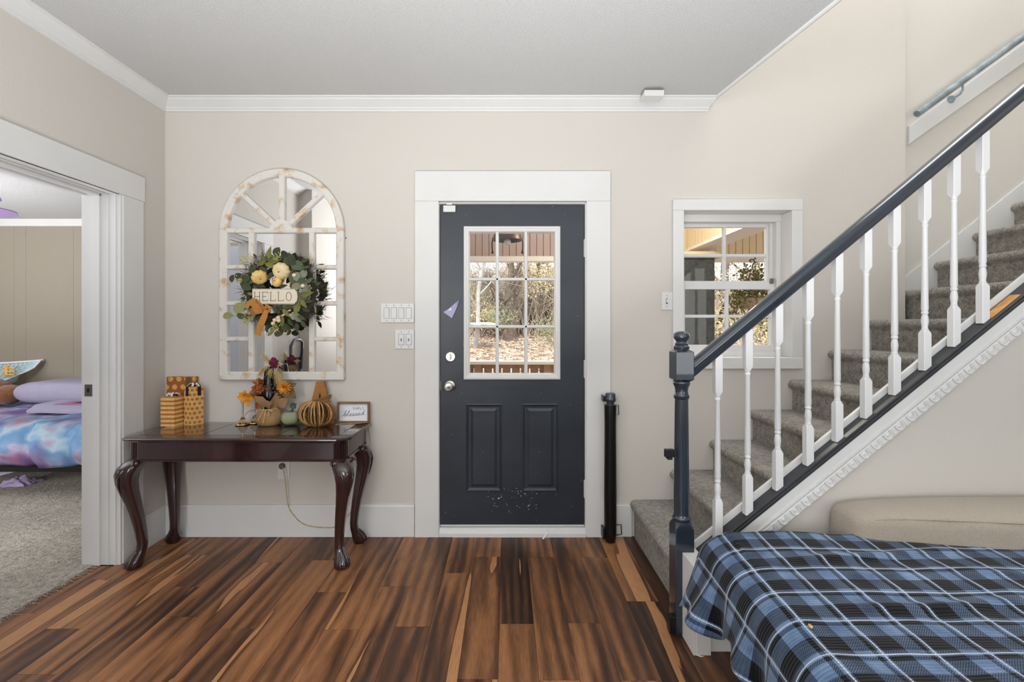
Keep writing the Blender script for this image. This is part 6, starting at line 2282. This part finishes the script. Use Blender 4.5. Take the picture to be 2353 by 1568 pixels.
vs, fs = [], []
NXg, NYg = 90, 60
for j in range(NYg + 1):
    for i in range(NXg + 1):
        x, y = -22 + 50 * i / NXg, 6.15 + 28 * (j / NYg) ** 1.4
        vs.append((x, y, gz(x, y) + .03 * noise.noise(Vector((x * 2.1, y * 2.1, 3)))))
for j in range(NYg):
    for i in range(NXg):
        a = j * (NXg + 1) + i
        fs.append((a, a + 1, a + NXg + 2, a + NXg + 1))
m = MB()
m.v, m.f = vs, fs
tag(m.build('garden_ground', M['ground'], None, smooth=180), 'sloping bank of dry fallen leaves beyond the porch', None, None, 'structure')
structure(MB().box(-22, 30, -4, 6.2, -.4, -.25), 'ground_base', M['ground'], 'level ground under the house and porch')
m = MB()
for i in range(24000):
    y = rg.uniform(6.5, 14.5)
    x = rg.uniform(-.16, .62) * y if i % 5 else rg.uniform(-.25, .75) * y
    s = rg.uniform(.014, .036)
    c = Vector((x, y, gz(x, y) + .03 + rg.uniform(0, .05)))
    a, b = rg.uniform(0, 6.28), rg.uniform(-.9, .9)
    u = Vector((math.cos(a), math.sin(a) * math.cos(b), math.sin(b))) * s
    w_ = Vector((-math.sin(a), math.cos(a), rg.uniform(-.3, .3))) * s * .6
    m.add([c - u, c + w_, c + u, c - w_], [(0, 1, 2, 3)])
o = m.build('fallen_leaves', M['leaf_dry'])
tag(o, 'layer of dry tan leaves covering the bank', 'leaves', None, 'stuff')


def branch(mb, p, d, L, r, depth, rr, spread=.6):
    p = Vector(p)
    d = Vector(d).normalized()
    pts, rs = [p], [r]
    n = 4
    for i in range(1, n + 1):
        d = (d + Vector((rr.gauss(0, .14), rr.gauss(0, .10), rr.gauss(0, .10) + .03))).normalized()
        pts.append(pts[-1] + d * L / n)
        rs.append(r * (1 - .55 * i / n))
    mb.tube(pts, rs, 6 if depth > 1 else 4)
    if depth > 0:
        for k in range(rr.choice((2, 3, 3, 4))):
            t = rr.randint(2, n)
            dd = (d + Vector((rr.gauss(0, spread), rr.gauss(0, spread * .7), rr.gauss(.15, spread * .6)))).normalized()
            branch(mb, pts[t], dd, L * rr.uniform(.5, .75), rs[t] * .62, depth - 1, rr, spread)


def tree(x, y, h, r, seed, mat, label, lean=(0, 0), name='bare_tree', depth=4):
    rr = random.Random(seed)
    t = empty(name, (x, y, gz(x, y)), label, 'tree', None)
    tm = MB()
    base = Vector((x, y, gz(x, y) - .1))
    top = base + Vector((lean[0] * h, lean[1] * h, h))
    mid = base.lerp(top, .5) + Vector((rr.uniform(-.08, .08), 0, 0))
    tm.tube([base, base.lerp(mid, .5) + Vector((.03, 0, 0)), mid, mid.lerp(top, .5), top], [r * 1.25, r * 1.02, r * .92, r * .8, r * .65], 9)
    tm.build('trunk', mat, t, smooth=80)
    bmh = MB()
    for k in range(7):
        f = .35 + .65 * k / 6
        p = base.lerp(mid, f * 2) if f < .5 else mid.lerp(top, (f - .5) * 2)
        a = rr.uniform(-PI, PI)
        branch(bmh, p, (math.cos(a), math.sin(a) * .5, rr.uniform(.5, 1.2)), h * rr.uniform(.35, .6), r * .42, depth - 1, rr)
    branch(bmh, top, (lean[0], lean[1], 1), h * .5, r * .6, depth - 1, rr)
    bmh.build('branches', mat, t, smooth=80)
    return t


YT = 13.0
tree(PX(1172, 12.0), 12.0, 1.75, .16, 31, M['bark'], 'thick forked bare tree centred behind the door panes', (.02, 0))
tree(PX(1092, 11.0), 11.0, 2.9, .05, 32, M['bark_pale'], 'pale slender trunk leaning right in the left door panes', (.10, 0), depth=3)
tree(PX(1245, 12.5), 12.5, 3.0, .06, 33, M['bark'], 'thin bare sapling behind the right door panes', (-.05, 0), depth=3)
tree(PX(1215, 14.5), 14.5, 4.0, .07, 34, M['bark_pale'], 'pale thin trunk between centre and right door panes', (-.02, 0), depth=3)
tree(PX(1660, 12.5), 12.5, 3.0, .12, 35, M['bark'], 'bare tree seen through the middle of the window', (.03, 0))
tree(PX(1745, 14.0), 14.0, 3.4, .12, 36, M['bark'], 'bare tree at the right of the window view', (-.04, 0))


def thicket(name, label, mat, n, xr_, yr_, hh, seed, rad=.012):
    rr = random.Random(seed)
    m = MB()
    for i in range(n):
        y = rr.uniform(*yr_)
        x = rr.uniform(*xr_) * y
        p = Vector((x, y, gz(x, y) - .05))
        L = rr.uniform(hh * .45, hh)
        d = Vector((rr.gauss(0, .42), rr.gauss(0, .25), 1)).normalized()
        bend = Vector((rr.gauss(0, .35), 0, -rr.uniform(0, .35))) * L
        m.tube([p, p + d * L * .4, p + d * L * .75 + bend * .3, p + d * L + bend], [rad * rr.uniform(.5, 1.2)] * 2 + [rad * .6, rad * .3], 3, False)
    o = m.build(name, mat)
    return tag(o, label, 'brush', None, 'stuff')


thicket('dry_thicket', 'pale tangle of dry brush behind the leaf bank', M['brush'], 2600, (-.22, .24), (12.4, 15.5), 2.7, 41)
thicket('dark_thicket', 'darker undergrowth deep between the trees', M['brush_dark'], 2400, (-.22, .24), (13.0, 17.0), 2.5, 42, .016)
thicket('window_thicket', 'pale brush in the garden seen through the window', M['brush'], 1500, (.36, .68), (11.5, 15.5), 2.4, 43)


def foliage(name, label, mat, spots, seed, n, size=.07):
    rr = random.Random(seed)
    m = MB()
    for (px, py, Y, sp) in spots:
        for i in range(n):
            c = Vector((PX(px, Y) + rr.gauss(0, sp), Y + rr.gauss(0, sp * .6), PZ(py, Y) + rr.gauss(0, sp * .7)))
            s = size * rr.uniform(.6, 1.3)
            a = rr.uniform(0, 6.28)
            u = Vector((math.cos(a), rr.uniform(-.5, .5), math.sin(a))) * s
            w_ = Vector((-math.sin(a), rr.uniform(-.5, .5), math.cos(a))) * s * .55
            m.add([c - u, c + w_, c + u, c - w_], [(0, 1, 2, 3)])
    return tag(m.build(name, mat), label, 'foliage', None, 'stuff')


foliage('golden_foliage', 'golden yellow leaves on the brush outside', M['leaf_gold'], [(1250, 615, 12.6, .45), (1235, 640, 12.2, .35), (1131, 725, 12.2, .22), (1258, 640, 13, .4), (1190, 600, 13, .4), (1640, 640, 12.5, .5), (1748, 760, 10.5, .5), (1660, 760, 10.8, .4), (1755, 620, 13, .5)], 51, 520, .028)
foliage('olive_foliage', 'olive green leaves on the brush outside', M['leaf_olive'], [(1150, 730, 11.8, .22), (1262, 760, 11.0, .22), (1100, 690, 12.8, .4), (1210, 700, 13.5, .6), (1755, 740, 11, .4), (1650, 700, 12.5, .5), (1700, 620, 14, .5)], 52, 420, .028)
rk = MB().sphere((PX(1106, 10.8), 10.8, PZ(747, 10.8)), (.40, .3, .06), 20, 10, .25, 5)
tag(rk.build('pale_boulder', M['rock'], None, smooth=80), 'low pale boulder on the bank behind the left door panes', 'boulder')
lg_ = MB().tube([(PX(1146, 11), 11, PZ(714, 11)), (PX(1156, 11), 11, PZ(717, 11)), (PX(1163, 11), 11, PZ(714, 11))], [.06, .06, .05], 8)
